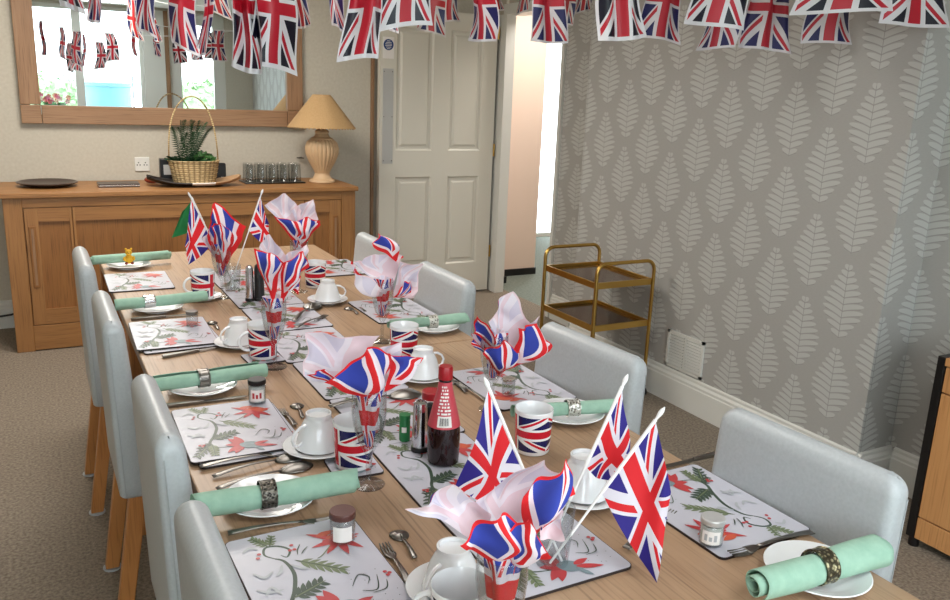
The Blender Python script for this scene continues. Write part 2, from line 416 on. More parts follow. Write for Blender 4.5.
# hall beyond the doorway
flatbox('floor_hall','hallfloor',XR+.2,5.65,3.2,7.45,-0.06,0)
flatbox('ceiling_hall','ceil',XR+.22,5.7,3.2,7.5,2.42,2.5)
mb=MB(); mb.box(XR+.16,3.745,5.84,6.0,0,2.42); mb.box(XR+.16,3.32,5.62,5.84,0,2.42); mb.box(3.60,4.715,7.4,7.48,0,2.42); mb.box(3.60,3.745,6.0,7.4,0,2.42); mb.box(4.715,5.7,7.4,7.48,2.3,2.42)
struct('wall_hall_back',mb,'peach',smooth=False)
flatbox('wall_hall_front','peach',XR+.22,5.7,3.2,3.3,0,2.42)
flatbox('wall_hall_side','peach',5.6,5.7,3.3,7.4,0,2.42)
mb=MB(); mb.box(3.32,3.75,5.825,5.84,0,.055); mb.box(XR+.16,3.335,5.605,5.62,0,.055); mb.box(3.745,3.76,5.84,7.4,0,.055); mb.box(3.76,4.71,7.385,7.4,0,.055)
struct('baseboard_hall',mb,'black',smooth=False)
mb=MB(); mb.box(4.716,4.73,7.41,7.46,0,2.3); mb.box(5.56,5.6,7.41,7.46,0,2.3); mb.box(4.73,5.56,7.41,7.46,0,.04); mb.box(4.73,5.56,7.41,7.46,2.27,2.3)
d3=struct('door_3',mb,'white',smooth=False)
MB().box(4.73,5.56,7.43,7.438,.04,2.27).build('window_pane','pane',d3,smooth=False)
# rear wall with garden doors and window (seen in the mirror)
mb=MB(); mb.box(XL-.1,-1.25,YR-.12,YR,0,ZC); mb.box(-1.25,2.62,YR-.12,YR,2.385,ZC); mb.box(2.62,XR+.12,YR-.12,YR,0,ZC); mb.box(-1.25,0.72,YR-.12,YR,0,.35)
struct('wall_front',mb,'wall',smooth=False)
def glazing(name,x0,x1,z0,z1,bars,w=.055,mat='white'):
    mb=MB(); y0,y1=YR-.09,YR-.03
    mb.box(x0,x0+w,y0,y1,z0,z1); mb.box(x1-w,x1,y0,y1,z0,z1); mb.box(x0+w,x1-w,y0,y1,z0,z0+w); mb.box(x0+w,x1-w,y0,y1,z1-w,z1)
    for b_ in bars: mb.box(b_-w/2,b_+w/2,y0,y1,z0+w,z1-w)
    o=struct(name,mb,mat,smooth=False)
    p=MB().box(x0+w*.8,x1-w*.8,YR-.063,YR-.057,z0+w*.8,z1-w*.8).build('window_pane','pane',o,smooth=False)
    return o
glazing('window_1',-1.25,0.72,.35,2.385,(-.28,),.06)
glazing('door_2',0.72,1.52,0.0,2.385,(),.045)
flatbox('trim_2','white',1.522,1.80,YR-.11,YR+.02,0,2.385)
flatbox('trim_3','frameZ',1.802,1.858,YR-.1,YR+.03,0,2.385)
glazing('window_2',1.86,2.62,0.0,2.385,(),.16)
mb=MB().tube([(1.36,YR+.0,.9),(1.36,YR+.04,.9),(1.36,YR+.04,1.5),(1.36,YR,1.5)],.008); o=mb.build('door_handle','steel',bpy.data.objects['door_2'])
# garden
flatbox('ground','patio',-14,16,-16,YR-.12,-.12,-.02)
random.seed(4)
def leafy(cx,cy,cz,sx,sy,sz,n,size,mi=0):
    mb=MB()
    for _ in range(n):
        d=Vector((random.gauss(0,1),random.gauss(0,1),random.gauss(0,1))).normalized()
        p=Vector((cx+d.x*sx*random.uniform(.75,1),cy+d.y*sy*random.uniform(.75,1),cz+d.z*sz*random.uniform(.75,1)))
        a=Vector((random.uniform(-1,1),random.uniform(-1,1),random.uniform(-1,1))).normalized()*size; b=a.cross(d).normalized()*size*.5
        mb.add([p-a,p+b,p+a,p-b],[(0,1,2,3)],mi)
    return mb
for i,(x,w) in enumerate(((-2.5,1.1),(0.4,1.1),(3.3,1.1))):
    mb=leafy(x,-6.5,.75,w,.45,.8,900,.09); mb.ball((x,-6.5,.72),.72,14,0,(w*1.1,.5,1)); 
    tag(mb.build('garden_shrub','hedge',smooth=False,merge=False),['green shrub on the left of the garden, seen in the mirror','green shrub in the middle of the garden, seen in the mirror','green shrub on the right of the garden, seen in the mirror'][i],'shrub','garden shrubs behind the patio')
mb=MB().lathe([(0,0),(.3,0),(.32,.35),(.34,1.35),(.36,1.36),(.36,1.41),(.31,1.42),(.3,1.3),(0,1.25)],(1.2,-3.4,-.02),32)
tag(mb.build('garden_tub','tub'),'tall pale blue tub standing on the patio, seen through the garden door in the mirror','tub')
mb=MB()
for k in range(90):
    a=random.uniform(0,2*PI); r=random.uniform(0,.3); cx,cy,cz=-.02+r*2*math.cos(a),-2.0+r*.6*math.sin(a),1.12+random.uniform(0,.1)
    for q in range(5):
        b_=2*PI*q/5; mb.add([(cx,cy,cz),(cx+.035*math.cos(b_),cy+.02,cz+.035*math.sin(b_)),(cx+.035*math.cos(b_+1),cy+.02,cz+.035*math.sin(b_+1))],[(0,1,2)],k%2)
fl=thing('flower_trough','pink flowers in a stone trough outside the window, seen in the mirror','flowers')
mb.build('blossom',['pink','label'],fl,smooth=False,merge=False)
MB().box(-.65,.62,-2.12,-1.88,-.02,1.06).build('trough','patio',fl,smooth=False,bevel=.01)
leafy(0,-2.0,1.08,.6,.12,.07,300,.04).build('foliage','leafl',fl,smooth=False,merge=False)
# ---------------------------------------------------------------- door leaf standing open against the back wall
YD=5.425
mb=MB(); x0,x1,zt=2.155,3.055,2.02
cols=((2.275,2.555),(2.685,2.945)); rows=((.235,.885),(1.07,1.90))
xs=[x0,cols[0][0],cols[0][1],cols[1][0],cols[1][1],x1]
mb.box(x0,x1,YD+.014,YD+.044,0.012,zt)
for i in (0,2,4): mb.box(xs[i],xs[i+1],YD,YD+.014,.012,zt)
for (a,b) in cols:
    zz=[.012,rows[0][0],rows[0][1],rows[1][0],rows[1][1],zt]
    for k in (0,2,4): mb.box(a,b,YD,YD+.014,zz[k],zz[k+1])
    for (c,d) in rows:   # raised and fielded panel
        for ins,y in ((.0,.011),): 
            w=.012
            mb.add([(a,YD,c),(b,YD,c),(b,YD,d),(a,YD,d),(a+w,YD+.012,c+w),(b-w,YD+.012,c+w),(b-w,YD+.012,d-w),(a+w,YD+.012,d-w)],[(0,1,5,4),(1,2,6,5),(2,3,7,6),(3,0,4,7)],flat=True)
            u=.03; v_=.045
            mb.add([(a+u,YD+.013,c+u),(b-u,YD+.013,c+u),(b-u,YD+.013,d-u),(a+u,YD+.013,d-u),(a+v_,YD+.004,c+v_),(b-v_,YD+.004,c+v_),(b-v_,YD+.004,d-v_),(a+v_,YD+.004,d-v_)],[(0,1,5,4),(1,2,6,5),(2,3,7,6),(3,0,4,7),(4,5,6,7)],flat=True)
d1=struct('door_1',mb,'doorp',smooth=False)
for z in (.27,1.03,1.86): MB().lathe([(0,0),(.007,0),(.007,.09),(0,.09)],(3.062,YD-.002,z),12).build('hinge','gold',d1)
MB().box(2.175,2.252,YD-.003,YD,.98,1.62).build('finger_plate','plate',d1,smooth=False)
mb=MB()
for zz in (1.0,1.3,1.6):
    for xx in (2.183,2.244): mb.ball((xx,YD-.004,zz),.004,8)
mb.build('screw','steel',d1)
sg=MB(); sg.lathe([(0,0),(.036,0),(.036,.002),(0,.002)],(2.213,YD-.003,1.775),32,axis='Y'); sg.box(2.172,2.254,YD-.0012,YD-.0002,1.685,1.825,1)
sgo=sg.build('fire_door_sign',['signblue','labelw'],d1)
mb=MB()
for k,w in enumerate((.012,.02,.024,.024,.019,.012)): mb.box(2.213-w,2.213+w,YD-.0042,YD-.0032,1.797-k*.010,1.801-k*.010)
mb.box(2.18,2.246,YD-.002,YD-.0013,1.718,1.722,0)
mb.build('sign_lettering','labelw',sgo,smooth=False)
# narrow brown upright strip on the wall beside the open door leaf
flatbox('wall_strip','frameZ',2.134,2.152,YW-.03,YW,0,2.1)
# ---------------------------------------------------------------- mirror
mr=thing('wall_mirror','large rectangular mirror in a chunky oak frame above the sideboard','mirror',(0,0,0))
mx0,mx1,mz0,mz1,w=-.01,1.645,1.215,2.30,.105
MB().box(mx0+.05,mx1-.05,YW-.018,YW-.010,mz0+.05,mz1-.05).build('mirror_glass','mirror',mr,smooth=False)
MB().box(mx0+.04,mx1-.04,YW-.009,YW-.002,mz0+.04,mz1-.04).build('backboard','frameX',mr,smooth=False)
for z_ in (mz0,mz1-w): MB().box(mx0+w+.003,mx1-w-.003,YW-.04,YW-.002,z_,z_+w).build('frame_rail','frameX',mr,smooth=False,bevel=.003)
for x_ in (mx0,mx1-w): MB().box(x_,x_+w,YW-.04,YW-.002,mz0+w+.003,mz1-w-.003).build('frame_post','frameZ',mr,smooth=False,bevel=.003)
for (a,b) in ((mx0,mz0),(mx1-w,mz0),(mx0,mz1-w),(mx1-w,mz1-w)):
    MB().box(a,a+w,YW-.041,YW-.002,b,b+w).build('corner_block','frameX',mr,smooth=False,bevel=.003)
# ---------------------------------------------------------------- sideboard
sb=thing('sideboard','long oak sideboard with panelled doors standing against the back wall','sideboard',(0,0,0))
SX0,SX1,SY0,SY1,SZ=-.135,1.822,4.99,5.52,.88
MB().box(SX0-.015,SX1+.015,SY0-.02,SY1,SZ-.028,SZ).build('worktop','oakX',sb,smooth=False,bevel=.004)
MB().box(SX0+.02,SX1-.02,SY0+.02,SY1,.1,SZ-.028).build('carcass','oakD',sb,smooth=False)
for a in (SX0,SX1-.09):
    for b in (SY0,SY1-.09): MB().box(a,a+.09,b,b+.09,0,SZ-.029).build('corner_post','oakZ',sb,smooth=False,bevel=.003)
MB().box(SX0+.09,SX1-.09,SY0,SY0+.02,.77+.03,SZ-.029).build('top_rail','oakX',sb,smooth=False,bevel=.002)
MB().box(SX0+.09,SX1-.09,SY0,SY0+.02,0.006,.145).build('bottom_rail','oakX',sb,smooth=False,bevel=.002)
def sdoor(x0,x1,z0,z1,st,handle):
    d=MB(); y0,y1=SY0+.003,SY0+.022
    d.box(x0,x0+st[0],y0,y1,z0,z1); d.box(x1-st[1],x1,y0,y1,z0,z1); d.box(x0+st[0]-.001,x1-st[1]+.001,y1-.003,y1,z0,z1)
    o=d.build('door','oakZ',sb,smooth=False,bevel=.002)
    for a_,b_ in ((z1-.075,z1),(z0,z0+.085)): MB().box(x0+st[0],x1-st[1],y0,y1,a_,b_).build('door_rail','oakX',o,smooth=False)
    MB().box(x0+st[0]-.004,x1-st[1]+.004,y0+.012,y1,z0+.08,z1-.07).build('door_panel','oakD',o,smooth=False)
    if handle is not None:
        h=MB(); h.box(handle-.017,handle+.017,y0-.006,y0+.001,.36,.70); h.build('handle','oakD',o,smooth=False,bevel=.005)
        h=MB(); h.box(handle-.006,handle+.006,y0-.0075,y0-.0055,.375,.685); h.build('handle_groove','frameZ',o,smooth=False)
sdoor(-.04,.19,.15,.797,(.065,.012),-.008)
sdoor(.195,.84,.15,.797,(.012,.03),None); sdoor(.845,1.49,.15,.797,(.03,.012),None); sdoor(1.495,1.728,.15,.797,(.05,.075),1.69)
# ---------------------------------------------------------------- tables
def table(y0,y1,label,ins=.04):
    t=thing('dining_table',label,'table',(.708,(y0+y1)/2,0),0,'oak dining tables set end to end'); L=(y1-y0)/2; W=.4775
    MB().box(-W,W,-L,L,.722,.75).build('tabletop','table',t,smooth=False,bevel=.003)
    MB().box(-W+.06,W-.06,-L+.06,L-.06,.64,.722).build('apron','cab',t,smooth=False)
    for a in (-1,1):
        for b in (-1,1): MB().box(a*(W-.04)-.035,a*(W-.04)+.035,b*(L-(.04 if b>0 else ins))-.035,b*(L-(.04 if b>0 else ins))+.035,0,.722).build('leg','leg',t,smooth=False,bevel=.004)
    return t
table(2.165,3.82,'pale oak dining table at the far end, nearest the sideboard',.585)
table(.50,2.16,'pale oak dining table at the near end, closest to the viewer')
TZ=.75
# ---------------------------------------------------------------- chairs
def make_chair():
    t=thing('dining_chair','chair','chair')     # faces +X, origin on floor below front face of backrest
    H=.897; zb=.40
    W=.193; mb=MB(); rings=[]
    def sect(v,shr=0):
        z=zb+(H-zb)*v; th=.080-.028*v; off=-.045*v
        return z,off,th
    def ringpts(v,ins,n=6):
        """rounded rectangle: x from off-th to off, y +-W"""
        z,off,th=sect(v); r=.020; x1,x0=off-ins,off-th+ins; w=W-ins*1.25; r=max(.002,r-ins*.5); out=[]
        bul=.006*math.sin(PI*min(1,max(0,v)))
        for cx,cy,a0 in ((x1-r,w-r,0),(x0+r,w-r,90),(x0+r,-w+r,180),(x1-r,-w+r,270)):
            for k in range(n+1):
                a=R_(a0+90*k/n); out.append((cx+r*math.cos(a),cy+r*math.sin(a),z))
        return out
    vs=[.0,.02]+[.02+.92*k/12 for k in range(1,13)]
    lv=[(0,.012),(.004,.004),(.015,0)]+[(.015+.915*k/12,0) for k in range(1,13)]
    for k in range(1,8): a=PI/2*k/7; lv.append((.93+.07*math.sin(a),.026*(1-math.cos(a))))
    P0=[ringpts(v,i_) for v,i_ in lv]; K=len(P0[0])
    for rg_ in P0: mb.v+=rg_
    for i in range(len(P0)-1):
        for k in range(K): mb.f.append((i*K+k,i*K+(k+1)%K,(i+1)*K+(k+1)%K,(i+1)*K+k)); mb.m.append(0)
    mb.f.append(tuple(range(K))[::-1]); mb.m.append(0); mb.f.append(tuple((len(P0)-1)*K+k for k in range(K))); mb.m.append(0)
    br=mb.build('backrest','leather',t,angle=75)
    for s_ in (-1,1):
        path=[]
        for k in range(14):
            v=.02+.90*k/13; z,off,th=sect(v); path.append((off-th+.014,s_*(W+.0002),z))
        MB().tube(path,.0012,6).build('seam','seamgrey',br)
    z,off,th=sect(.16); 
    mb=MB().box(-.03,.40,-.193,.193,.385,.485); mb.build('seat','leather',t,bevel=.03,seg=4)
    MB().box(-.02,.38,-.18,.18,.345,.385).build('seat_frame','leg',t,smooth=False)
    for s in (-1,1):
        p=MB(); y=s*.165
        p.add([(-.055,y-.02,.42),(-.01,y-.02,.42),(-.01,y+.02,.42),(-.055,y+.02,.42),(-.115,y-.017,0.006),(-.075,y-.017,0.006),(-.075,y+.017,0.006),(-.115,y+.017,0.006)],[(0,1,2,3),(7,6,5,4),(0,4,5,1),(1,5,6,2),(2,6,7,3),(3,7,4,0)],flat=True)
        lg=p.build('leg','leg',t,smooth=False,bevel=.003)
        MB().lathe([(0,0),(.027,0),(.027,.006),(0,.006)],(-.095,y,0),12).build('felt_pad','grey',lg)
        q=MB(); q.add([(.34,y-.02,.35),(.38,y-.02,.35),(.38,y+.02,.35),(.34,y+.02,.35),(.345,y-.015,.006),(.375,y-.015,.006),(.375,y+.015,.006),(.345,y+.015,.006)],[(0,1,2,3),(7,6,5,4),(0,4,5,1),(1,5,6,2),(2,6,7,3),(3,7,4,0)],flat=True)
        lg=q.build('leg','leg',t,smooth=False,bevel=.003)
        MB().lathe([(0,0),(.022,0),(.022,.006),(0,.006)],(.36,y,0),12).build('felt_pad','grey',lg)
    return t
P=Proto(make_chair())
g='pale grey leather dining chairs along the table'
for x,y,lb in ((.211,3.11,'pale leather chair on the left of the table, farthest back by the sideboard'),(.226,2.39,'pale leather chair on the left of the table, second from the sideboard'),
      (.248,1.60,'pale leather chair on the left of the table, third from the sideboard'),(.243,1.00,'pale leather chair on the left of the table, nearest to the viewer')):
    P.put((x,y,0),0,lb,'chair',g)
for x,y,lb in ((1.172,3.13,'grey leather chair on the right of the table, farthest back by the white door'),(1.172,2.49,'grey leather chair on the right of the table, second from the white door'),
      (1.172,1.635,'grey leather chair on the right of the table, in front of the gold trolley'),(1.178,.955,'pale leather chair on the right of the table, nearest, by the oak cabinet')):
    P.put((x-.006,y,0),PI+{1.635:R_(4.5),.955:R_(4.0)}.get(y,0),lb,'chair',g)
# ---------------------------------------------------------------- placemats
def rrect(x0,x1,y0,y1,r,n=5):
    p=[]
    for cx,cy,a0 in ((x1-r,y1-r,0),(x0+r,y1-r,90),(x0+r,y0+r,180),(x1-r,y0+r,270)):
        for k in range(n+1):
            a=R_(a0+90*k/n); p.append((cx+r*math.cos(a),cy+r*math.sin(a)))
    return p
def floral(mb,W,L,z,T=None):
    T=T or (lambda p,q:((p-.5)*W,(q-.5)*L))
    MI=dict(red=2,orange=3,green=4,olive=5,slate=6,grey=7)
    lay=[0]
    def nz(): lay[0]+=1; return z+.00015+.00001*lay[0]
    def stroke(pts,w,col,taper=True,n=6):
        P=[Vector(T(*p)) for p in pts]; Q=[]
        for i in range(len(P)-1):
            a,b,c,d=P[max(i-1,0)],P[i],P[i+1],P[min(i+2,len(P)-1)]
            for k in range(n):
                t=k/n; Q.append(.5*((2*b)+(c-a)*t+(2*a-5*b+4*c-d)*t*t+(3*b-a-3*c+d)*t**3))
        Q.append(P[-1]); K=len(Q); vs=[];zz=nz()
        for i,p in enumerate(Q):
            t=(Q[min(i+1,K-1)]-Q[max(i-1,0)]); t.normalize(); nn=Vector((-t.y,t.x)); f=i/(K-1)
            ww=w*(math.sin(PI*(.08+.9*f))**.6 if taper else 1)
            vs+=[(*(p+nn*ww),zz),(*(p-nn*ww),zz)]
        mb.add(vs,[(2*i,2*i+1,2*i+3,2*i+2) for i in range(K-1)],MI[col])
    def leaf(a,b,w,col,lobes=0,col2=None):
        A=Vector(T(*a));B=Vector(T(*b)); d=B-A; nn=Vector((-d.y,d.x)).normalized(); zz=nz(); K=16
        def wd(t): 
            x=math.sin(PI*t**.8)**.9
            if lobes: x*= .62+.38*abs(math.sin(PI*lobes*t))
            return x*w
        vs=[]
        for i in range(K*2+1):
            t=i/(K*2); p=A+d*t; vs+=[(*(p+nn*wd(t)),zz),(*(p-nn*wd(t)),zz)]
        mb.add(vs,[(2*i,2*i+1,2*i+3,2*i+2) for i in range(K*2)],MI[col])

    leaf0=leaf
    def leaf(a,b,w,col,lobes=0,col2=None):
        if not lobes: leaf0(a,b,w*.8,col); return
        a=Vector(a);b=Vector(b); d=b-a; pr=Vector((-d.y,d.x)); K=lobes+2
        leaf0(a,b,w*.30,col)
        for k in range(K):
            f=.12+.68*k/(K-1); p=a+d*f; l=w/ (.224*d.length+1e-6) *(1.15-.55*abs(f-.35)*1.6)*.95
            for sg in (-1,1):
                q=p+d*.20+pr*sg*l*.9; leaf0(tuple(p),tuple(q),w*.26,col)
        stroke([tuple(a),tuple(a+d*.5),tuple(b)],w*.07,col2 or 'green')
    def dot(p,r,col='red'):
        c=T(*p); zz=nz(); mb.add([(c[0]+r*math.cos(2*PI*k/10),c[1]+r*math.sin(2*PI*k/10),zz) for k in range(10)],[tuple(range(10))],MI[col])
    stroke([(.278,.719),(.333,.667),(.348,.537),(.292,.394),(.227,.281),(.26,.195),(.40,.16)],.0034,'green')
    stroke([(.278,.719),(.225,.775),(.255,.844),(.343,.835),(.408,.773),(.366,.708),(.33,.74)],.0024,'green')
    leaf((.279,.85),(.185,.98),.011,'olive',3,'green'); leaf((.29,.85),(.345,.96),.010,'olive',2,'green')
    leaf((.40,.66),(.71,.44),.014,'olive',4,'green'); leaf((.262,.33),(.52,.41),.017,'green',3,'olive')
    leaf((.235,.27),(.055,.06),.014,'green',3,'olive'); leaf((.24,.25),(.225,.05),.013,'olive',3,'green'); leaf((.235,.27),(.10,.20),.009,'green',2)
    # upper red flower
    for a,w,c in (((.577,.885),.008,'red'),((.56,.735),.008,'red'),((.635,.64),.008,'red'),((.78,.59),.009,'red'),((.91,.62),.008,'red'),((.95,.77),.007,'red')): leaf((.78,.76),a,w,c)
    leaf((.70,.80),(.92,.74),.022,'orange'); leaf((.66,.78),(.86,.68),.014,'red'); leaf((.64,.84),(.80,.86),.009,'orange')
    stroke([(.70,.72),(.60,.64),(.55,.62)],.0012,'olive')
    # lower tulip
    for a in ((.394,.30),(.345,.20),(.335,.07),(.46,.33),(.40,.04)): leaf((.50,.17),a,.011,'red')
    leaf((.47,.18),(.68,.10),.020,'slate',0,'green'); leaf((.60,.13),(.80,.075),.008,'red'); leaf((.60,.15),(.74,.17),.008,'red'); leaf((.60,.10),(.66,.02),.006,'slate')
    for p in ((.437,.808),(.407,.76),(.44,.76),(.131,.256),(.166,.252),(.15,.23),(.17,.754),(.19,.79),(.925,.349),(.929,.315),(.95,.33)): dot(p,.0035)
    for a in (((.09,.84),(.15,.87),(.20,.84)),((.09,.62),(.15,.56),(.22,.60)),((.23,.55),(.27,.58),(.30,.64)),((.06,.47),(.14,.42),(.23,.42)),((.10,.40),(.16,.46),(.20,.38)),((.36,.62),(.42,.56),(.46,.55))): stroke(a,.0030,'grey')
    for a in (((.66,.30),(.74,.38),(.80,.34),(.76,.28)),((.76,.20),(.86,.21),(.90,.28)),((.70,.24),(.80,.22),(.86,.34)),((.44,.70),(.46,.75),(.50,.80)),((.47,.70),(.50,.73),(.54,.76))): stroke(a,.0011,'green')
    for k in range(16):
        dot((.66+.28*((k*37)%17)/17,.30+.12*((k*53)%13)/13-.22*(k%2)),.0009,'green')
MMATS=['matedge','mattop','red','orange','green','olive','slate','grey']
def make_mat():
    mb=MB(); W,L=.224,.30
    mb.prism(rrect(-W/2,W/2,-L/2,L/2,.012),0,.0042); mb.prism(rrect(-W/2+.0015,W/2-.0015,-L/2+.0015,L/2-.0015,.011),.0042,.0046,1)
    floral(mb,W,L,.0046); return mb.build('placemat',MMATS,smooth=False,merge=False)
PM=Proto(make_mat()); MT=.0051
def mat(cx,cy,z=TZ+.0004,rz=0,label='',g='floral placemats'): return PM.put((cx,cy,z),rz,label,'placemat',g)
lg='floral placemats along the left side'; 
mat(.333,3.268,rz=R_(-1),label='white floral placemat on the left, farthest, beside the yellow bear',g=lg)
mat(.350,2.505,TZ+.0004,R_(2),'lower floral placemat of the two stacked, second from the far end on the left',lg)
mat(.342,2.522,TZ+.0056,R_(-1.5),'upper floral placemat of the two stacked, with a small glass jar on it',lg)
mat(.362,1.72,TZ+.0004,R_(1),'lower floral placemat of the two stacked under the black-lidded jar',lg)
mat(.352,1.735,TZ+.0056,R_(-1),'upper floral placemat of the two stacked, holding the black-lidded jar',lg)
mat(.350,1.125,label='floral placemat on the left, nearest to the viewer, with the brown-lidded jar',rz=R_(1.0),g=lg)
rg='floral placemats along the right side'
mat(1.10,3.275,rz=PI,label='floral placemat on the right, farthest, in front of the first right chair',g=rg)
mat(1.075,2.565,rz=PI+R_(1),label='floral placemat on the right with the pink-topped flute at its corner',g=rg)
mat(1.072,1.755,rz=PI,label='floral placemat on the right in front of the chair by the gold trolley',g=rg)
mat(1.082,1.035,rz=PI+R_(1),label='floral placemat on the right, nearest, with a white-lidded jar',g=rg)
ys=[1.078,1.378,1.678,1.978,2.282,2.590,2.895,3.198]
names=['nearest, holding the glass of flags','second from the viewer, under the brown sauce bottle','third from the viewer, under the green pot','fourth from the viewer, beneath a pink napkin','fifth from the viewer, beside the second mug','sixth from the viewer, under the fork and dark spoon','seventh from the viewer, under the black cruet','farthest, behind the first flute']
for i,(y,nm) in enumerate(zip(ys,names)):
    mat(.704+(.006,-.004,.008,.002,-.006,.004,0,-.004)[i],y,rz=(0 if i!=1 else 0)+R_((.5,-1,.6,0,-.6,.6,0,1)[i]),label='floral mat in the centre row, '+nm,g='floral placemats down the centre')
# coasters
def make_coaster():
    mb=MB(); mb.prism(rrect(-.05,.05,-.05,.05,.01),0,.0042); mb.prism(rrect(-.0488,.0488,-.0488,.0488,.0095),.0042,.0046,1)
    s=.42
    floral(mb,.224*s,.30*s,.0046,lambda p,q:((p-.5)*.09,(q-.45)*.09*0.95)); return mb.build('coaster',MMATS,smooth=False,merge=False)
CO=Proto(make_coaster()); 
CO.put((.535,2.205,TZ+.0004),R_(4),'small square coaster under the second mug','coaster','square floral coasters')
CO.put((.532,1.462,TZ+.0004),R_(-3),'small square coaster under the mug beside the upturned cup','coaster','square floral coasters')
# ---------------------------------------------------------------- plates
def make_plate():
    pr=[(0,.004),(.035,.004),(.05,.0045),(.06,.010),(.082,.0165),(.0835,.0175),(.082,.0185),(.06,.013),(.048,.0075),(0,.007)]
    pr=[(0,0),(.045,0),(.046,.003),(.058,.006),(.082,.015),(.0838,.0165),(.082,.0178),(.060,.0105),(.050,.0060),(.030,.0050),(0,.0048)]
    return MB().lathe(pr,n=48).build('side_plate','china')
PL=Proto(make_plate()); gp='white side plates'
for x,y,lb in ((.328,3.54,'white side plate at the far left under the yellow bear napkin'),(.340,2.83,'white side plate on the left, second from the far end'),(.338,2.02,'white side plate on the left beside the black-lidded jar'),(.342,1.385,'white side plate on the left, nearest, under the dark-ringed napkin'),
      (1.105,2.30,'white side plate on the right beside the second chair'),(1.094,1.515,'white side plate on the right below the nearest filigree napkin ring'),(1.083,.785,'white side plate at the bottom right under the bronze-ringed napkin')):
    PL.put((x,y,TZ+.0003),0,lb,'plate',gp)
# ---------------------------------------------------------------- rolled napkins with rings
def roll(a,b,r0,r1,label,ring=None,ringt=.45,zc=None,seed=0,ringw=.028,bear=False,group=None):
    random.seed(seed); A=Vector(a);B=Vector(b); d=B-A; L=d.length; ang=math.atan2(d.y,d.x)
    t=thing('rolled_napkin',label,'napkin',(A.x,A.y,A.z),ang,group or 'rolled mint green napkins')
    ph=[random.uniform(0,6.28) for _ in range(4)]
    turns=2.6; nseg=72; nl=26
    def R(u): 
        rr=r0+(r1-r0)*u
        if ring: rr*=1-.10*math.exp(-((u-ringt)/.10)**2)
        return rr
    def fn(s,u):
        a_=s*turns*2*PI; k=.25+.75*s
        rr=R(u)*k*(1+.035*math.sin(3*a_+ph[0]+u*5)+.02*math.sin(9*u+ph[1]+a_))
        x=u*L+ (0 if 0.02<u<.98 else 0)+.010*math.sin(a_*.5+ph[2])*(s)*(1 if u>.5 else -1)*abs(u*2-1)**3
        zr=rr*math.sin(a_+ph[3])*.93; return (x,rr*math.cos(a_+ph[3]),zr+R(.5)*.92)
    mb=MB().grid(fn,nseg,nl); mb.uv={}; mb.build('napkin_cloth','mint',t,solid=.0012,angle=80,merge=False)
    if ring:
        rr=R(ringt)*1.015; w=ringw/2
        mb=MB().lathe([(rr+.0008,-w),(rr+.0028,-w),(rr+.0034,-w+.003),(rr+.0026,-w+.004),(rr+.0026,w-.004),(rr+.0034,w-.003),(rr+.0028,w),(rr+.0008,w),(rr+.0008,-w)],(ringt*L,0,R(.5)*.92),40,axis='X')
        mb.build('napkin_ring',ring,t)
    return t
ZN=TZ+.019
gl='rolled mint green napkins on the left'; gr='rolled mint green napkins on the right'
roll((.187,3.545,ZN),(.493,3.58,ZN),.021,.021,'mint rolled napkin at the far left behind the yellow bear',None,seed=1,group=gl)
roll((.215,2.80,ZN),(.492,2.83,ZN),.021,.020,'mint rolled napkin in a plain silver ring, second from the far left',M['silver'],.36,seed=2,ringw=.034,group=gl)
roll((.215,1.995,ZN),(.488,2.01,ZN),.022,.023,'mint rolled napkin in a plain silver ring beside the black-lidded jar',M['steel'],.45,seed=3,ringw=.026,group=gl)
roll((.205,1.350,ZN),(.490,1.335,ZN),.025,.025,'mint rolled napkin in a dark patterned ring, nearest on the left',M['orn_dark'],.43,seed=4,ringw=.028,group=gl)
roll((.945,2.285,ZN),(1.205,2.268,ZN),.018,.022,'mint rolled napkin in a filigree ring beside the second right chair',M['orn_sil'],.55,seed=5,ringw=.030,group=gr)
roll((.945,1.525,ZN),(1.192,1.462,ZN),.019,.019,'mint rolled napkin in a filigree ring beside the third right chair',M['orn_sil'],.56,seed=6,ringw=.030,group=gr)
roll((.915,.765,ZN),(1.192,.752,ZN),.026,.030,'mint rolled napkin in a dotted bronze ring at the bottom right',M['orn_gold'],.50,seed=7,ringw=.028,group=gr)
# bear
bt=thing('bear_napkin_ring','small yellow toy bear sitting against the farthest left napkin','toy bear',(.327,3.512,TZ+.020))
mb=MB(); mb.ball((0,0,.020),.017,16,0,(1,.8,1.15)); mb.ball((0,0,.048),.0125,16,0,(1.05,.9,1))
mb.ball((0,-.011,.045),.005,10,0)
for s in (-1,1): mb.ball((s*.010,0,.061),.0048,10); mb.ball((s*.017,-.007,.024),.0055,10,0,(1,1,1.7))
mb.build('body','yellow',bt)
mb=MB()
for s in (-1,1): mb.ball((s*.011,-.010,.0056),.0068,10,0,(1,1.1,.8))
mb.build('foot','brownred',bt)
mb=MB().ball((0,-.0155,.047),.0018,8)
for s in (-1,1): mb.ball((s*.0045,-.0112,.0515),.0012,8)
mb.build('face','black',bt)
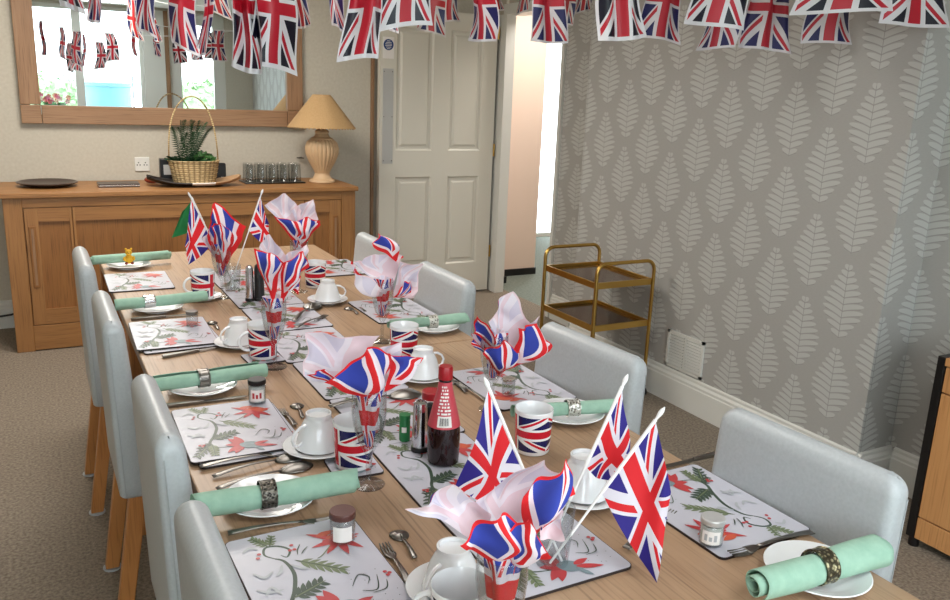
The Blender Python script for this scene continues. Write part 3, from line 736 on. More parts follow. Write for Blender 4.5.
# ---------------------------------------------------------------- cutlery
def spoon(name,L,bw,bl,mats='steel'):
    mb=MB()
    def bowl(u,v):
        a=2*PI*u; r=v; x=bl/2*r*math.cos(a); y=bw/2*r*math.sin(a)*(1-.12*math.cos(a)); return (bl/2+x,y,.0015+.008*(1-r*r)*(bw/.04))
    mb.grid(bowl,28,8); mb.uv={}
    def han(u,v):
        t=v; w=(.0028+.0045*t**1.6)*(L/.18)**.3; x=bl-.003+(L-bl)*t; z=.0045+.006*math.sin(PI*(t*.9+.06))+.0006
        return (x,(u-.5)*2*w*(1 if t<.97 else .7),z-.0012*abs(u-.5)*2)
    mb.grid(han,4,16); mb.uv={}
    return mb.build(name,mats,solid=.0014,angle=60,merge=False)
def fork(name,L):
    mb=MB(); w=.011; hl=.055
    for k in range(4):
        y=(-1.5+k)*.0058
        mb.tube([(0,y,.0045),(.02,y,.002),(.038,y,.0022)],[.0008,.0014,.0016],6)
    def head(u,v): t=v; ww=w*(1-t**2.2*.78); return (.034+.026*t,(u-.5)*2*ww,.003+.004*t)
    mb.grid(head,6,8); mb.uv={}
    def han(u,v): t=v; ww=.003+.0045*t**1.6; return (.058+(L-.058)*t,(u-.5)*2*ww,.007+.004*math.sin(PI*(t*.9+.05)))
    mb.grid(han,4,14); mb.uv={}
    return mb.build(name,'steel',solid=.0014,angle=60,merge=False)
def knife(name,L):
    mb=MB(); bl=L*.52
    pts=[(0,-.002),(.01,-.007),(.03,-.0095),(bl,-.0085),(bl,.004),(.02,.0035)]
    mb.prism(pts,.004,.0056)
    mb.prism([(bl-.004,-.005),(bl+.02,-.0055),(L-.01,-.0085),(L,-.005),(L,.005),(L-.01,.0075),(bl+.02,.005),(bl-.004,.0035)],.0015,.0085)
    return mb.build(name,'steel',bevel=.001,seg=2)
SP=Proto(spoon('soup_spoon',.205,.046,.072)); DS=Proto(spoon('dessert_spoon',.19,.050,.066)); TS=Proto(spoon('teaspoon',.125,.042,.046)); FK=Proto(fork('fork',.185)); KN=Proto(knife('knife',.21)); TF=Proto(fork('pastry_fork',.14))
def lay(pr,head,tail,z,label,cat,group,scale=None):
    A=on(*head,z); B=on(*tail,z); d=B-A
    pr.put((A.x,A.y,z),math.atan2(d.y,d.x),label,cat,group,scale)
T0=TZ+.0004
gc='cutlery laid on the left side'; gd='cutlery laid on the right side'; ge='spoons and forks down the left of the centre'
lay(SP,(307,454),(204,481),T0,'steel soup spoon beside the third left placemat, the farther of two','spoon',gc)
lay(SP,(312,464),(207,494),T0,'steel soup spoon behind the nearest left plate, the closer of two','spoon',gc)
lay(FK,(336,520),(242,535),T0,'steel fork between the nearest left plate and placemat','fork',gc)
lay(KN,(249,398),(172,407),T0,'steel knife behind the third left placemat','knife',gc)
lay(KN,(200,315),(128,321),T0,'steel knife behind the second left placemat','knife',gc)
lay(KN,(235,346),(152,360),T0,'steel knife in front of the second left placemat','knife',gc)
lay(FK,(290,452),(196,471),T0,'steel fork along the near edge of the third left placemat','fork',gc)
lay(TS,(211,322),(224,336),T0,'teaspoon by the second left placemat corner','spoon',ge,.8)
lay(TS,(296,404),(311,438),T0+.0,'teaspoon between the black-lidded jar and the upturned cup','spoon',ge)
lay(TF,(281,410),(306,440),T0+.0,'small fork beside the teaspoon near the upturned cup','fork',ge,.8)
lay(TS,(396,531),(427,578),T0,'teaspoon on the bare wood by the near left placemat','spoon',ge)
lay(TF,(384,545),(412,592),T0,'small fork along the near left placemat edge','fork',ge,.9)
lay(TS,(201,270),(216,284),T0,'teaspoon by the farthest left mug','spoon',ge,.7)
lay(TS,(347,308),(366,320),T0,'small dark teaspoon beside the second right placemat','spoon',gd,.8)
lay(TF,(356,306),(372,318),T0,'small fork beside the second right placemat','fork',gd,.7)
lay(FK,(457,384),(487,404),T0,'fork beside the third right placemat','fork',gd,.9)
lay(TS,(448,380),(480,404),T0,'teaspoon beside the third right placemat','spoon',gd,.9)
lay(KN,(655,470),(690,462),T0,'knife behind the nearest right placemat','knife',gd,1)
lay(FK,(731,556),(810,536),T0+.001,'steel fork between the nearest right placemat and plate','fork',gd)
lay(FK,(672,512),(640,540),T0,'dark fork handle beside the nearest right placemat','fork',gd)
lay(DS,(420,393),(345,406),T0+MT,'large serving spoon on the centre mats under the pink napkin','spoon','large serving cutlery on the centre mats',1.3)
lay(DS,(316,304),(285,330),T0+MT,'large dark spoon on the centre mats behind the first upturned cup','spoon','large serving cutlery on the centre mats')
lay(FK,(326,316),(287,334),T0+MT,'serving fork on the centre mats beside the large dark spoon','fork','large serving cutlery on the centre mats')
# ---------------------------------------------------------------- mugs, cups, saucers
def make_mug():
    t=thing('mug','mug','mug'); H=.098
    pr=[(0,0),(.034,0),(.037,.003),(.0385,.03),(.040,.07),(.0415,H-.002),(.0408,H),(.0395,H-.002),(.0375,.06),(.035,.008),(0,.006)]
    k=MB().lathe(pr[:6],n=48,uvh=(0,H)); 
    k2=MB().lathe(pr[5:],n=48,mi=1); o=len(k.v); k.v+=k2.v; k.f+=[tuple(i+o for i in f) for f in k2.f]; k.m+=[1]*len(k2.f)
    k.build('mug_body',['mug','china'],t,angle=50)
    p=[]
    for i in range(13):
        a=-PI/2+PI*i/12; p.append((.038+.028*math.cos(a),0,.050+.026*math.sin(a)))
    p[0]=(.036,0,.024); p[-1]=(.038,0,.076)
    MB().tube(p,.0042,10).build('handle','china',t); return t
MG=Proto(make_mug()); gm='white mugs with union flag print'
for x,y,z,rz,lb in ((.507,2.93,.0045,R_(190),'flag mug on a saucer at the far left, handle to the left'),(.537,2.21,.0052,R_(182),'flag mug on a coaster beside the first upturned cup on the left'),
    (.930,2.985,.0004,R_(45),'flag mug at the far right behind the upturned cup'),(.905,2.075,.0004,R_(48),'flag mug behind the pink-topped flute, second on the right'),
    (.533,1.465,.0052,R_(67),'flag mug on a coaster behind the central flute stem'),(.912,1.39,.0004,R_(45),'flag mug half hidden behind the large flag'),(.474,.878,.0004,R_(140),'flag mug at the very bottom beside the nearest flute')):
    MG.put((x,y,TZ+z),rz,lb,'mug',gm)
def make_cup():
    t=thing('upturned_cup','cup','cup')
    pr=[(.0455,0),(.0462,.0006),(.0452,.004),(.041,.022),(.034,.044),(.027,.057),(.0245,.061),(.0255,.066),(.0255,.070),(.022,.070),(.0215,.064),(0,.063)]
    pi_=[(.0455,0),(.0438,.001),(.039,.022),(.032,.043),(.024,.056),(0,.059)]
    mb=MB().lathe(pr,n=44); mb.lathe(pi_[::-1],n=44); mb.build('cup_body','china',t,angle=50)
    p=[(.038,0,.020),(.050,0,.013),(.060,0,.018),(.064,0,.030),(.058,0,.042),(.044,0,.050),(.031,0,.051)]
    MB().tube(p,[.0032,.003,.003,.003,.003,.0032,.0036],10).build('handle','china',t); return t
def make_saucer():
    return MB().lathe([(0,0),(.035,0),(.037,.003),(.060,.010),(.070,.0145),(.0712,.0155),(.070,.0165),(.055,.0125),(.035,.0055),(0,.005)],n=48).build('saucer','china')
CU=Proto(make_cup()); SA=Proto(make_saucer()); gu='white cups upturned on saucers'; gs='white saucers'
for x,y,rz,lb,s in ((.502,2.35,R_(205),'on the left by the second mug',1),(.898,2.74,R_(-25),'at the far right',1),(.880,1.89,R_(10),'on the right beside the pink napkin',1.05),
      (.492,1.565,R_(200),'on the left by the central flute',1.05),(.885,1.165,R_(60),'behind the hand flags',1.1),(.520,.992,R_(205),'at the bottom under the nearest napkin',1.0)):
    SA.put((x,y,TZ+.0003),0,'white saucer '+lb,'saucer',gs,s)
    CU.put((x,y,TZ+.0003+.0125*s),rz,'white cup turned upside down '+lb,'cup',gu,s)
SA.put((.507,2.93,TZ+.0003),0,'white saucer under the farthest left mug','saucer',gs,.9)
for o in COL.objects:
    if o.get('label','')=='flag mug on a saucer at the far left, handle to the left': o.location.z=TZ+.0003+.0055
# ---------------------------------------------------------------- flutes
def make_flute():
    pr=[(0,0),(.031,0),(.0318,.001),(.030,.0022),(.012,.005),(.0055,.010),(.0046,.030),(.0062,.040),(.0046,.050),(.0060,.062),(.012,.074),(.022,.094),(.0305,.125),(.0335,.155),(.0325,.190),(.0318,.1910)]
    inn=[(.0311,.190),(.0321,.155),(.0291,.125),(.0206,.095),(.010,.078),(0,.075)]
    return MB().lathe(pr+inn,n=40).build('flute_glass','glass',angle=70)
FL=Proto(make_flute()); gf='champagne flutes holding flag napkins'
def wobble(p):
    """smooth repeatable crumple"""
    return Vector((math.sin(p.y*2.3+1.7*math.sin(p.z*1.9+p.x))+.5*math.sin(p.z*4.1+p.x*2.2),math.sin(p.z*2.6+1.4*math.sin(p.x*2.1+p.y))+.5*math.sin(p.x*3.7+p.y*2.9),math.sin(p.x*2.4+1.5*math.sin(p.y*2.2+p.z))+.5*math.sin(p.y*4.3+p.z*2.4)))*.5
def napkin(cx,cy,z0,rim,sheets,label,seed,mat='napkin',R1=.026):
    """paper napkin: crumpled plug in the bowl plus the folded points that stand or flop out of it.
    sheet: (foot, left corner, point, right corner) as sight lines, (depth offsets), print side to the front or pale side"""
    random.seed(seed); ph=[random.uniform(0,6.28) for _ in range(8)]; off=Vector((seed*3.7,seed*1.3,0)); mb=MB()
    H=rim-z0
    def plug(u,v):
        th=2*PI*u; r=R1*(.25+.75*v**.6)*(.84+.16*math.sin(4*th+ph[0]+2*v)); 
        if v>.85: r*=1+.35*(v-.85)/.15*(.5+.5*math.sin(3*th+ph[1]))
        return (cx+r*math.cos(th),cy+r*math.sin(th),z0+(H+.008)*v)
    mb.grid(plug,40,14,0,lambda u,v:(abs((u*2.3+.2*v)%2-1),.1+.75*v))
    for si,(F,L,T,Rr,dy,front) in enumerate(sheets):
        pts=[aty(*F,cy+dy[0]*.3),aty(*L,cy+dy[0]),aty(*T,cy+dy[1]),aty(*Rr,cy+dy[2])]
        a,b,c,d=pts; nr=((b-d).cross(c-a)).normalized()
        if nr.dot(CP-a)<0: nr=-nr
        bow=(.030 if front else -.026)*min(1,(c-a).length/.14); p1=random.uniform(0,6.28)
        bx=random.uniform(.06,.16)
        def fn(u,v):
            p=a*(1-u)*(1-v)+d*u*(1-v)+b*(1-u)*v+c*u*v
            e=math.sin(PI*u)*math.sin(PI*v)
            ridge=1-abs(u-v)*1.6
            p=p+nr*(bow*e*1.3+bow*.45*max(0,ridge)*min(1,(u+v))*(1-.5*(u+v)/2)+.007*math.sin(8*(u-v)+p1)*min(1,u+v)*.9)
            g=min(1,(u+v)*1.2)
            nv=wobble(p*13+off)*.012*g+wobble(p*34+off)*.004*g
            return p+nv
        k=random.choice((0,.0,.02))
        st=len(mb.f); mb.grid(fn,22,22,0,(lambda u,v:(.5+.5*u,.5+.5*v)) if front and si!=9 else (lambda u,v:(.35+.65*u,.4+.6*v)))
        # orient so that the printed face looks at the viewer when front is set
        p0,p1_,p2=[Vector(mb.v[q]) for q in mb.f[st+250][:3]]; nn=(p1_-p0).cross(p2-p1_)
        if (nn.dot(CP-p0)>0)!=bool(front):
            for q in range(st,len(mb.f)): mb.f[q]=mb.f[q][::-1]; mb.uv[q]=mb.uv[q][::-1]
    o=mb.build('flag_napkin',mat,angle=60,merge=False); tag(o,label,'napkin','paper flag napkins in flutes'); return o
FLU=[(.573,2.93,TZ,'flute at the far left, in front of the green flag'),(.853,2.93,TZ,'flute at the far right, near the first right chair'),(.548,2.125,TZ,'flute beside the second left mug'),
     (.905,2.24,TZ,'flute by the second right placemat'),(.533,1.38,TZ,'flute standing before the mug with the cross print'),(.945,1.63,TZ,'flute by the third right placemat'),(.485,.791,TZ,'flute nearest the viewer at the bottom')]
for x,y,z,lb in FLU: FL.put((x,y,z+.0003),0,'clear glass '+lb,'glass',gf)
def nap(i,sheets,label,seed,**kw):
    x,y,z,_=FLU[i]; napkin(x,y,z+.082,z+.190,sheets,label,seed,**kw)
B_=(.03,.04,.03); F_=(-.02,-.03,-.02)
nap(0,[((225,268),(206,236),(214,203),(247,226),(.01,.02,.02),1),((222,274),(210,225),(222,220),(235,231),(-.02,-.03,-.02),1),((222,272),(203,240),(208,230),(214,246),(.0,.0,.0),0)],
 'flag paper napkin standing up folded at the far left, between two hand flags',11)
nap(1,[((300,240),(264,204),(287,194),(302,212),B_,0),((302,240),(292,212),(313,197),(319,219),B_,0),((300,250),(273,214),(294,219),(320,221),F_,1),((301,252),(286,222),(306,217),(318,226),(-.03,-.04,-.03),1)],
 'flag paper napkin at the far right with white points upward',12)
nap(2,[((278,290),(256,247),(274,237),(288,264),B_,0),((280,290),(284,258),(311,243),(308,264),B_,0),((273,304),(251,246),(268,250),(283,264),F_,1),((280,304),(283,263),(302,254),(306,268),F_,1),((281,292),(292,280),(302,278),(300,294),(-.02,-.03,-.02),1)],
 'tall flag paper napkin in the flute beside the second left mug',13)
nap(3,[((389,294),(350,261),(378,254),(404,256),B_,0),((392,296),(400,264),(426,263),(413,296),(.0,.01,-.02),0),((387,298),(349,261),(356,268),(386,291),(-.01,-.02,-.02),1),((396,262),(375,245),(379,234),(403,255),(.05,.06,.06),1),((393,298),(401,282),(411,278),(409,291),F_,1)],
 'flag paper napkin with a pale open fan, in front of the second right chair',14)
nap(4,[((364,388),(309,373),(308,334),(380,337),(.03,.05,.04),0),((352,389),(311,375),(322,366),(334,380),(.0,.0,.0),1),((372,398),(325,387),(367,343),(395,358),F_,1),((384,392),(391,358),(425,355),(404,385),(-.01,.0,-.01),1),((378,392),(372,350),(404,346),(400,372),(.04,.05,.04),0)],
 'flag paper napkin flopping wide over the central flute',15)
nap(5,[((505,362),(490,323),(514,290),(538,326),B_,0),((497,366),(473,347),(474,333),(494,338),(.0,.0,.0),0),((497,356),(474,332),(474,310),(489,336),(.0,.0,.0),1),((506,370),(518,330),(537,322),(553,349),(-.01,-.01,-.01),1),((499,376),(481,355),(503,343),(522,352),F_,1),((515,364),(530,330),(541,316),(545,350),(-.01,-.02,-.02),0)],
 'flag paper napkin with one tall white point, in front of the third right chair',16)
nap(6,[((490,550),(410,511),(462,491),(494,512),(.0,.0,.02),0),((502,548),(478,503),(541,457),(560,482),B_,0),((530,542),(522,486),(567,460),(574,500),(.0,.0,.0),1),((502,566),(458,546),(503,507),(536,514),F_,1),((510,566),(500,532),(532,508),(550,552),(-.03,-.05,-.04),1),((540,540),(553,520),(572,510),(568,540),(-.02,-.03,-.02),0)],
 'flag paper napkin drooping from the nearest flute',17,R1=.027)

# ---------------------------------------------------------------- hand flags
def handflag(base,tip,A,B,C,D,label,mat='hflag',seed=1,group='union hand flags'):
    random.seed(seed); t=thing('hand_flag',label,'flag',tuple(base),0,group); b=Vector(base)
    tp=Vector(tip)-b
    d=tp.normalized()
    MB().tube([(0,0,0),tuple(tp-d*.018)],.0021,8).build('stick','stick',t)
    MB().tube([tuple(tp-d*.022),tuple(tp-d*.012),tuple(tp-d*.006),tuple(tp)],[.0022,.0042,.0034,.0006],10).build('finial','stick',t)
    A,B,C,D=[Vector(q)-b for q in (A,B,C,D)]; p1,p2=random.uniform(0,6),random.uniform(0,6)
    nrm=(B-A).cross(D-A).normalized()
    def fn(u,v):   # u along fly, v from B (0) to A (1)
        p=(B*(1-v)+A*v)*(1-u)+(C*(1-v)+D*v)*u
        return p+nrm*(.012*u*math.sin(5.5*u+3*v+p1)+.006*math.sin(7*v+p2)*u)+Vector((0,0,-.010*math.sin(PI*u)*(1-v)))
    MB().grid(fn,28,18,0,lambda u,v:(.02+.80*u,.06+.90*v)).build('flag_cloth',mat,t,angle=80,merge=False)
    # hem round the stick
    MB().tube([tuple(A+(B-A)*k/4) for k in range(5)],.0032,8).build('hem','stick',t); return t
def hf(base,tip_px,pts,ys,label,**kw):
    P4=[aty(*p,y) for p,y in zip(pts,ys[1:])]
    T_=aty(*tip_px,ys[0])
    # put A,B exactly on the stick
    b=Vector(base); d=(T_-b)
    def near(p): 
        k=(p-b).dot(d)/d.dot(d); return b+d*k
    P4[0]=near(P4[0]); P4[1]=near(P4[1])
    return handflag(base,T_,P4[0],P4[1],P4[2],P4[3],label,**kw)
gx,gy=.704,.995; zt=TZ+.0055+.006
hf((gx+.012,gy-.012,zt),(484,377),((489,390),(540,458),(500,512),(459,490)),(1.04,1.03,1.02,.98,1.00),'large union flag leaning left out of the tumbler',seed=2,group='union hand flags in the near tumbler')
hf((gx-.012,gy+.006,zt),(628,374),((624,388),(588,468),(612,480),(631,462)),(1.05,1.05,1.03,1.02,1.03),'middle union flag leaning right out of the tumbler',seed=3,group='union hand flags in the near tumbler')
hf((gx-.010,gy-.010,zt),(665,407),((655,419),(603,493),(656,580),(671,492)),(.93,.94,.96,.865,.90),'union flag hanging on the rightmost stick of the tumbler',seed=4,group='union hand flags in the near tumbler')
tag(MB().lathe([(0,0),(.026,0),(.027,.002),(.028,.02),(.033,.100),(.0325,.1008),(.032,.100),(.0265,.022),(.0225,.0055),(0,.005)],n=40).build('tumbler','glass',loc=(gx,gy,TZ+.0005+MT),angle=70),'clear glass tumbler holding three union flags, near right of centre','glass')
# far pair
fx,fy=.625,3.01
tag(MB().lathe([(0,0),(.026,0),(.027,.002),(.028,.02),(.033,.095),(.0325,.0958),(.032,.095),(.0265,.022),(.0225,.0055),(0,.005)],n=32).build('tumbler','glass',loc=(fx,fy,TZ+.0005+MT),angle=70),'glass tumbler holding the far hand flags, behind the first flute','glass')
zf=TZ+.012
hf((fx+.014,fy,zf),(188,192),((191,199),(212,242),(188,265),(184,246)),(3.08,3.08,3.06,3.0,3.02),'union flag leaning left at the far end of the table',seed=5,group='union hand flags at the far end')
hf((fx-.012,fy-.004,zf),(263,189),((259,197),(247,230),(269,246),(269,224)),(3.05,3.05,3.04,3.02,3.03),'union flag leaning right at the far end of the table',seed=6,group='union hand flags at the far end')
hf((fx+.012,fy+.014,zf),(190,194),((191,198),(196,214),(172,236),(183,208)),(3.16,3.16,3.15,3.13,3.14),'plain green flag behind the leftmost union flag','gflag' if False else None) if False else None
gfo=hf((fx+.012,fy+.014,zf),(191,196),((192,200),(201,226),(172,237),(182,212)),(3.16,3.16,3.15,3.13,3.14),'green flag peeping out behind the far left union flag',mat='gflag',seed=7,group='green hand flag')
# ---------------------------------------------------------------- bottles, shakers, jars
Z1=TZ+.0005+MT
t=thing('sauce_bottle','dark brown sauce bottle with a red cap and red label','bottle',(.705,1.405,Z1))
MB().lathe([(0,0),(.026,0),(.032,.004),(.0335,.03),(.0335,.07),(.030,.095),(.022,.130),(.0150,.158),(.0125,.180),(0,.180)],n=40).build('bottle_body','sauce',t)
MB().lathe([(.031,.084),(.0335,.084),(.0308,.096),(.0228,.131),(.0158,.159),(.0135,.176),(.0125,.176)],n=40).build('label','label',t)
MB().lathe([(0,.181),(.0145,.181),(.015,.184),(.0145,.205),(.013,.208),(0,.208)],n=32,rfun=lambda a,z:1+.02*math.cos(24*a)).build('cap','capred',t)
cam_az=math.atan2(-1.405,-.705)
def curved_patch(a0,a1,z0,z1,rf,mi=0,mb=None):
    mb=mb or MB()
    def fn(u,v): a=a0+(a1-a0)*u; z=z0+(z1-z0)*v; r=rf(z); return (r*math.cos(a),r*math.sin(a),z)
    mb.grid(fn,8,2,mi); mb.uv={}; return mb
def rb(z):
    K=[(.084,.0335),(.096,.0308),(.131,.0228),(.159,.0158),(.176,.0135)]
    for (a,b),(c,d) in zip(K,K[1:]):
        if z<=c: return b+(d-b)*(z-a)/(c-a)+.0005
    return .0135
mb=curved_patch(cam_az-.45,cam_az+.5,.088,.110,lambda z:rb(z)); mb.build('barcode_panel','labelw',t)
mb=MB()
for k in range(11):
    a=cam_az-.28+k*.055; curved_patch(a,a+(.018 if k%3 else .034),.092,.107,lambda z:rb(z)+.0005,mb=mb)
mb.build('barcode','device',t)
mb=MB()
for k in range(9):
    z=.113+k*.0066; w=.55-.02*k
    for j in range(4):
        a=cam_az-w+j*w/2+.04*math.sin(k*3+j*2); curved_patch(a,a+w*.36+.05*math.sin(k*5+j),z,z+.0036,lambda z:rb(z)+.0003,mb=mb)
mb.build('label_lettering','labelw',t)
def shaker(loc,label,body,cap,h=.135,r=.0165):
    t=thing('shaker',label,'shaker',loc)
    MB().lathe([(0,0),(r*1.12,0),(r*1.15,.004),(r*1.1,.010),(r,.011)],n=32).build('base','black',t)
    MB().lathe([(r*1.04,.011),(r*1.02,.03),(r*.94,h*.85),(r*.84,h*.96),(r*.5,h),(0,h*1.002)],n=32).build('shaker_body',body,t)
    mb=MB()
    for k in range(5): mb.ball((r*.3*math.cos(k*1.257),r*.3*math.sin(k*1.257),h+.0002),.0012,6)
    mb.build('holes','black',t); return t
shaker((.684,1.475,Z1),'tall chrome shaker beside the brown sauce bottle','chrome','black',.112)
shaker((.712,1.485,Z1),'tall black shaker between the chrome one and the sauce bottle','device','black',.098,.0135)
shaker((.648,2.835,Z1),'tall chrome shaker at the far end beside the black one','chrome','black',.125,.014)
shaker((.680,2.83,Z1),'tall black shaker at the far end beside the chrome one','device','black',.13,.017)
# green tin
t=thing('green_pot','small green and white pot beside the chrome shaker','pot',(.675,1.535,Z1))
MB().lathe([(0,0),(.011,0),(.012,.003),(.012,.045),(.010,.050),(0,.050)],n=24).build('pot_body','greenp',t)
curved_patch(cam_az-.5,cam_az+.4,.022,.034,lambda z:.0123).build('label','labelw',t); MB().lathe([(0,.0505),(.0125,.0505),(.0125,.060),(0,.060)],n=24).build('lid','greenp',t)
t=thing('red_lid_pot','white pot with a red lid behind the sauce bottle','pot',(on(432,391,.818).x,on(432,391,.818).y,Z1))
MB().lathe([(0,0),(.021,0),(.022,.004),(.022,.045),(0,.045)],n=28).build('pot_body','labelw',t); MB().lathe([(0,.0455),(.0235,.0455),(.0235,.062),(.021,.064),(0,.064)],n=28).build('lid','capred',t)
def jar(loc,label,lid,content,lb,h=.05,r=.019,hc=.032,rz=0):
    t=thing('preserve_jar',label,'jar',loc,rz)
    MB().lathe([(0,0),(r*.93,0),(r,.003),(r,h*.72),(r*.88,h*.78),(r*.88,h*.80),(r*.84,h*.80),(r*.84,h*.77),(r*.93,h*.70),(r*.93,.004),(0,.003)],n=32).build('jar_glass','glass',t)
    if content: MB().lathe([(0,.0045),(r*.90,.0045),(r*.90,hc),(0,hc)],n=28).build('jar_contents',content,t)
    MB().lathe([(0,h*.80),(r*1.0,h*.80),(r*1.03,h*.82),(r*1.03,h*.97),(r*.97,h),(0,h)],n=32).build('lid',lid,t)
    if lb:
        az=math.atan2(-loc[1],-loc[0])-rz
        curved_patch(az-.8,az+.8,h*.14,h*.62,lambda z:r*1.012,0).build('label',lb[0],t)
        if lb[1]: 
            mb=MB()
            for k in range(3): curved_patch(az-.55+.4*k,az-.3+.4*k,h*.26,h*.50-.004*(k%2),lambda z:r*1.025,mb=mb)
            mb.build('label_print',lb[1],t)
    return t
M0=TZ+.0004+MT
p=on(191,327,M0+.005); jar((p.x+.006,p.y+.01,TZ+.0108),'small clear jar with a silver lid on the second left placemat','steel',None,None,.048,.018)
p=on(257,404,M0+.005); jar((p.x+.004,p.y+.013,TZ+.0108),'small jam jar with a black lid and red label on the third left placemat','black','cream',('labelw','red'),.058,.0205,.042)
p=on(343,545,M0); jar((p.x+.004,p.y+.014,M0+.0003),'small glass jar with a brown lid and round white label','brownlid','jam' if False else None,('labelw',None),.056,.0215)
p=on(714,547,M0); jar((p.x+.004,p.y+.013,M0+.0003),'small white jar with a silver-white lid on the nearest right placemat','plate','cream',('labelw','grey'),.050,.0205,.036)
p=on(510,398,M0); jar((p.x+.006,p.y+.02,M0+.0003),'small jar with a silver lid behind the third right flute','silver',None,None,.045,.017)
# ---------------------------------------------------------------- sideboard contents
SBZ=SZ+.0006
tag(MB().lathe([(0,.001),(.085,.001),(.128,.010),(.15,.020),(.156,.021),(.158,.025),(.15,.028),(.128,.018),(.085,.010),(0,.009)],n=56).build('serving_dish','dish',loc=(.09,5.28,SBZ-.001)),'round dark pewter dish lying on the left end of the sideboard','dish')
t=thing('silver_mat_set','flat stack of silvery coasters on the sideboard','coasters',(.455,5.22,SBZ))
for k in range(3): MB().box(-.11,.11,-.065,.065,.007*k,.007*k+.0062).build('coaster_layer',['dish','silver','dish'][k],t,smooth=False,bevel=.001)
t=thing('wall_socket','white double wall socket with a dark plug area behind the sideboard','socket',(.628,YW,.975)); 
MB().box(-.043,.043,-.010,0,-.043,.043).build('faceplate','white',t,bevel=.003)
mb=MB()
for s in (-1,1):
    for (a,b) in ((-.004,.010),(-.012,-.004),(.004,-.004)): mb.box(s*.02+a,s*.02+a+.006,-.0108,-.0098,b-.004,b+.003)
mb.build('socket_holes','black',t,smooth=False)
t=thing('charger_stand','small black box with a pale front standing left of the basket','box',(.745,5.36,SBZ)); MB().box(-.04,.04,-.03,.03,0,.145).build('box_body','device',t,bevel=.005); MB().box(-.022,.022,-.032,-.030,.05,.11).build('box_front','plate',t,bevel=.001)
tag(MB().ball((0,0,.022),.03,14,0,(1.5,.9,.72)).build('bark_ornament','brownred',loc=(.655,5.33,SBZ)),'small red-brown ornament beside the socket on the sideboard','ornament')
# boat tray
t=thing('boat_tray','long boat-shaped tray in black, white and tan under the basket','tray',(.875,5.17,SBZ),R_(-3))
def tray(u,v):
    x=(u-.5)*.53; w=.115*math.sqrt(max(0,1-(abs(x)/.268)**2.2))+.001; y=(v-.5)*2*w; e=abs(v-.5)*2
    return (x,y,.004+.022*e**3+.040*(abs(x)/.265)**3)
mb=MB().grid(tray,40,14); mb.uv={}
for k,f in enumerate(mb.f):
    x=sum(mb.v[i][0] for i in f)/4; mb.m[k]=0 if x<-.03 else (1 if x<.10 else 2)
mb.build('tray_body',['basketdark','labelw','tan'],t,solid=.006,merge=False)
# basket with plants
t=thing('planted_basket','pale wicker basket with a tall hoop handle holding green plants','basket',(.875,5.17,SBZ+.010))
def weave(a,z): return 1+.03*math.sin(18*a+ (PI if int(z/.012)%2 else 0))
pr=[(0,0)]+[(.100+.026*(k/12)**.8,.001+k*.0112) for k in range(13)]+[(.130,.138),(.126,.143),(.120,.138),(.112,.10),(.10,.08),(0,.08)]
mb=MB().lathe(pr,n=90,rfun=lambda a,z:(1+.045*math.sin(22*a)*(1 if int(z/.0112)%2 else -1)) if z>.0005 else 1)
for i,v_ in enumerate(mb.v): mb.v[i]=(v_[0]*1.12,v_[1]*.80,v_[2])
mb.build('basket_body','wicker',t,angle=60)
p=[]
for k in range(25):
    a=PI*k/24; p.append((-.140*math.cos(a),.012*math.sin(a*3),.11+.40*math.sin(a)**.75))
MB().tube(p,.0045,8).build('hoop_handle','wicker',t)
random.seed(9); mb=MB()
def frond(b,d,L,n,w,mi):
    d=Vector(d).normalized(); b=Vector(b); P_=[]
    for k in range(n+1):
        f=k/n; P_.append(b+d*L*f+Vector((0,0,-.30*L*f*f)))
    mb.tube(P_,.0012,5,mi)
    for k in range(1,n+1):
        for s in (-1,1):
            tt=(P_[k]-P_[k-1]).normalized(); sd=tt.cross(Vector((0,0,1))).normalized()*s
            if sd.length<.1: sd=Vector((s,0,0))
            q=P_[k]; l=w*(1-.6*abs(k/n-.4)); tip=q+(sd*.9+tt*.5)*l+Vector((0,0,-.25*l)); m_=q+(sd*.9+tt*.55)*l*.5; nn=tt*.003
            mb.add([q,m_+nn+Vector((0,0,.002)),tip,m_-nn],[(0,1,2,3)],mi)
for k in range(22):
    a=random.uniform(0,2*PI); el=random.uniform(.7,1.3) if k>9 else random.uniform(1.2,1.5)
    frond((-.045+.015*math.cos(a),.01*math.sin(a),.085),(math.cos(a)*math.cos(el)+.1,math.sin(a)*math.cos(el),math.sin(el)*1.2),random.uniform(.10,.19) if k>9 else random.uniform(.30,.46),20,.058,0)
mb.build('palm_plant','leafm',t,smooth=False,merge=False)
mb=leafy(.055,0,.145,.07,.055,.045,260,.017); mb.build('trailing_plant','leafl',t,smooth=False,merge=False)
t=thing('black_radio','small black device with a white front edge, right of the basket','device',(1.045,5.38,SBZ)); MB().box(-.055,.055,-.02,.02,0,.115).build('casing','device',t,bevel=.008,seg=3); MB().box(.02,.065,-.05,-.022,0,.03).build('white_clip','stick',t,bevel=.003)
# upturned tumblers on tray
tag(MB().box(-.19,.19,-.10,.10,0,.008).build('glass_tray','basketdark',loc=(1.37,5.29,SBZ),bevel=.003),'dark flat tray under the upturned tumblers on the sideboard','tray')
TU=Proto(MB().lathe([(.0325,0),(.0332,.001),(.0322,.04),(.0300,.108),(.028,.112),(0,.112),(0,.104),(.0270,.104),(.0300,.04),(.0316,.0005),(.0325,0)],n=28).build('upturned_tumbler','glass',angle=60))
for r_ in range(2):
    for k in range(5):
        TU.put((1.37-.144+.072*k,5.25+.075*r_,SBZ+.0085),0,'upturned clear tumbler in the %s row, %s'%(('front','back')[r_],('leftmost','second from the left','middle one','second from the right','rightmost')[k]),'glass','upturned tumblers on the dark tray')
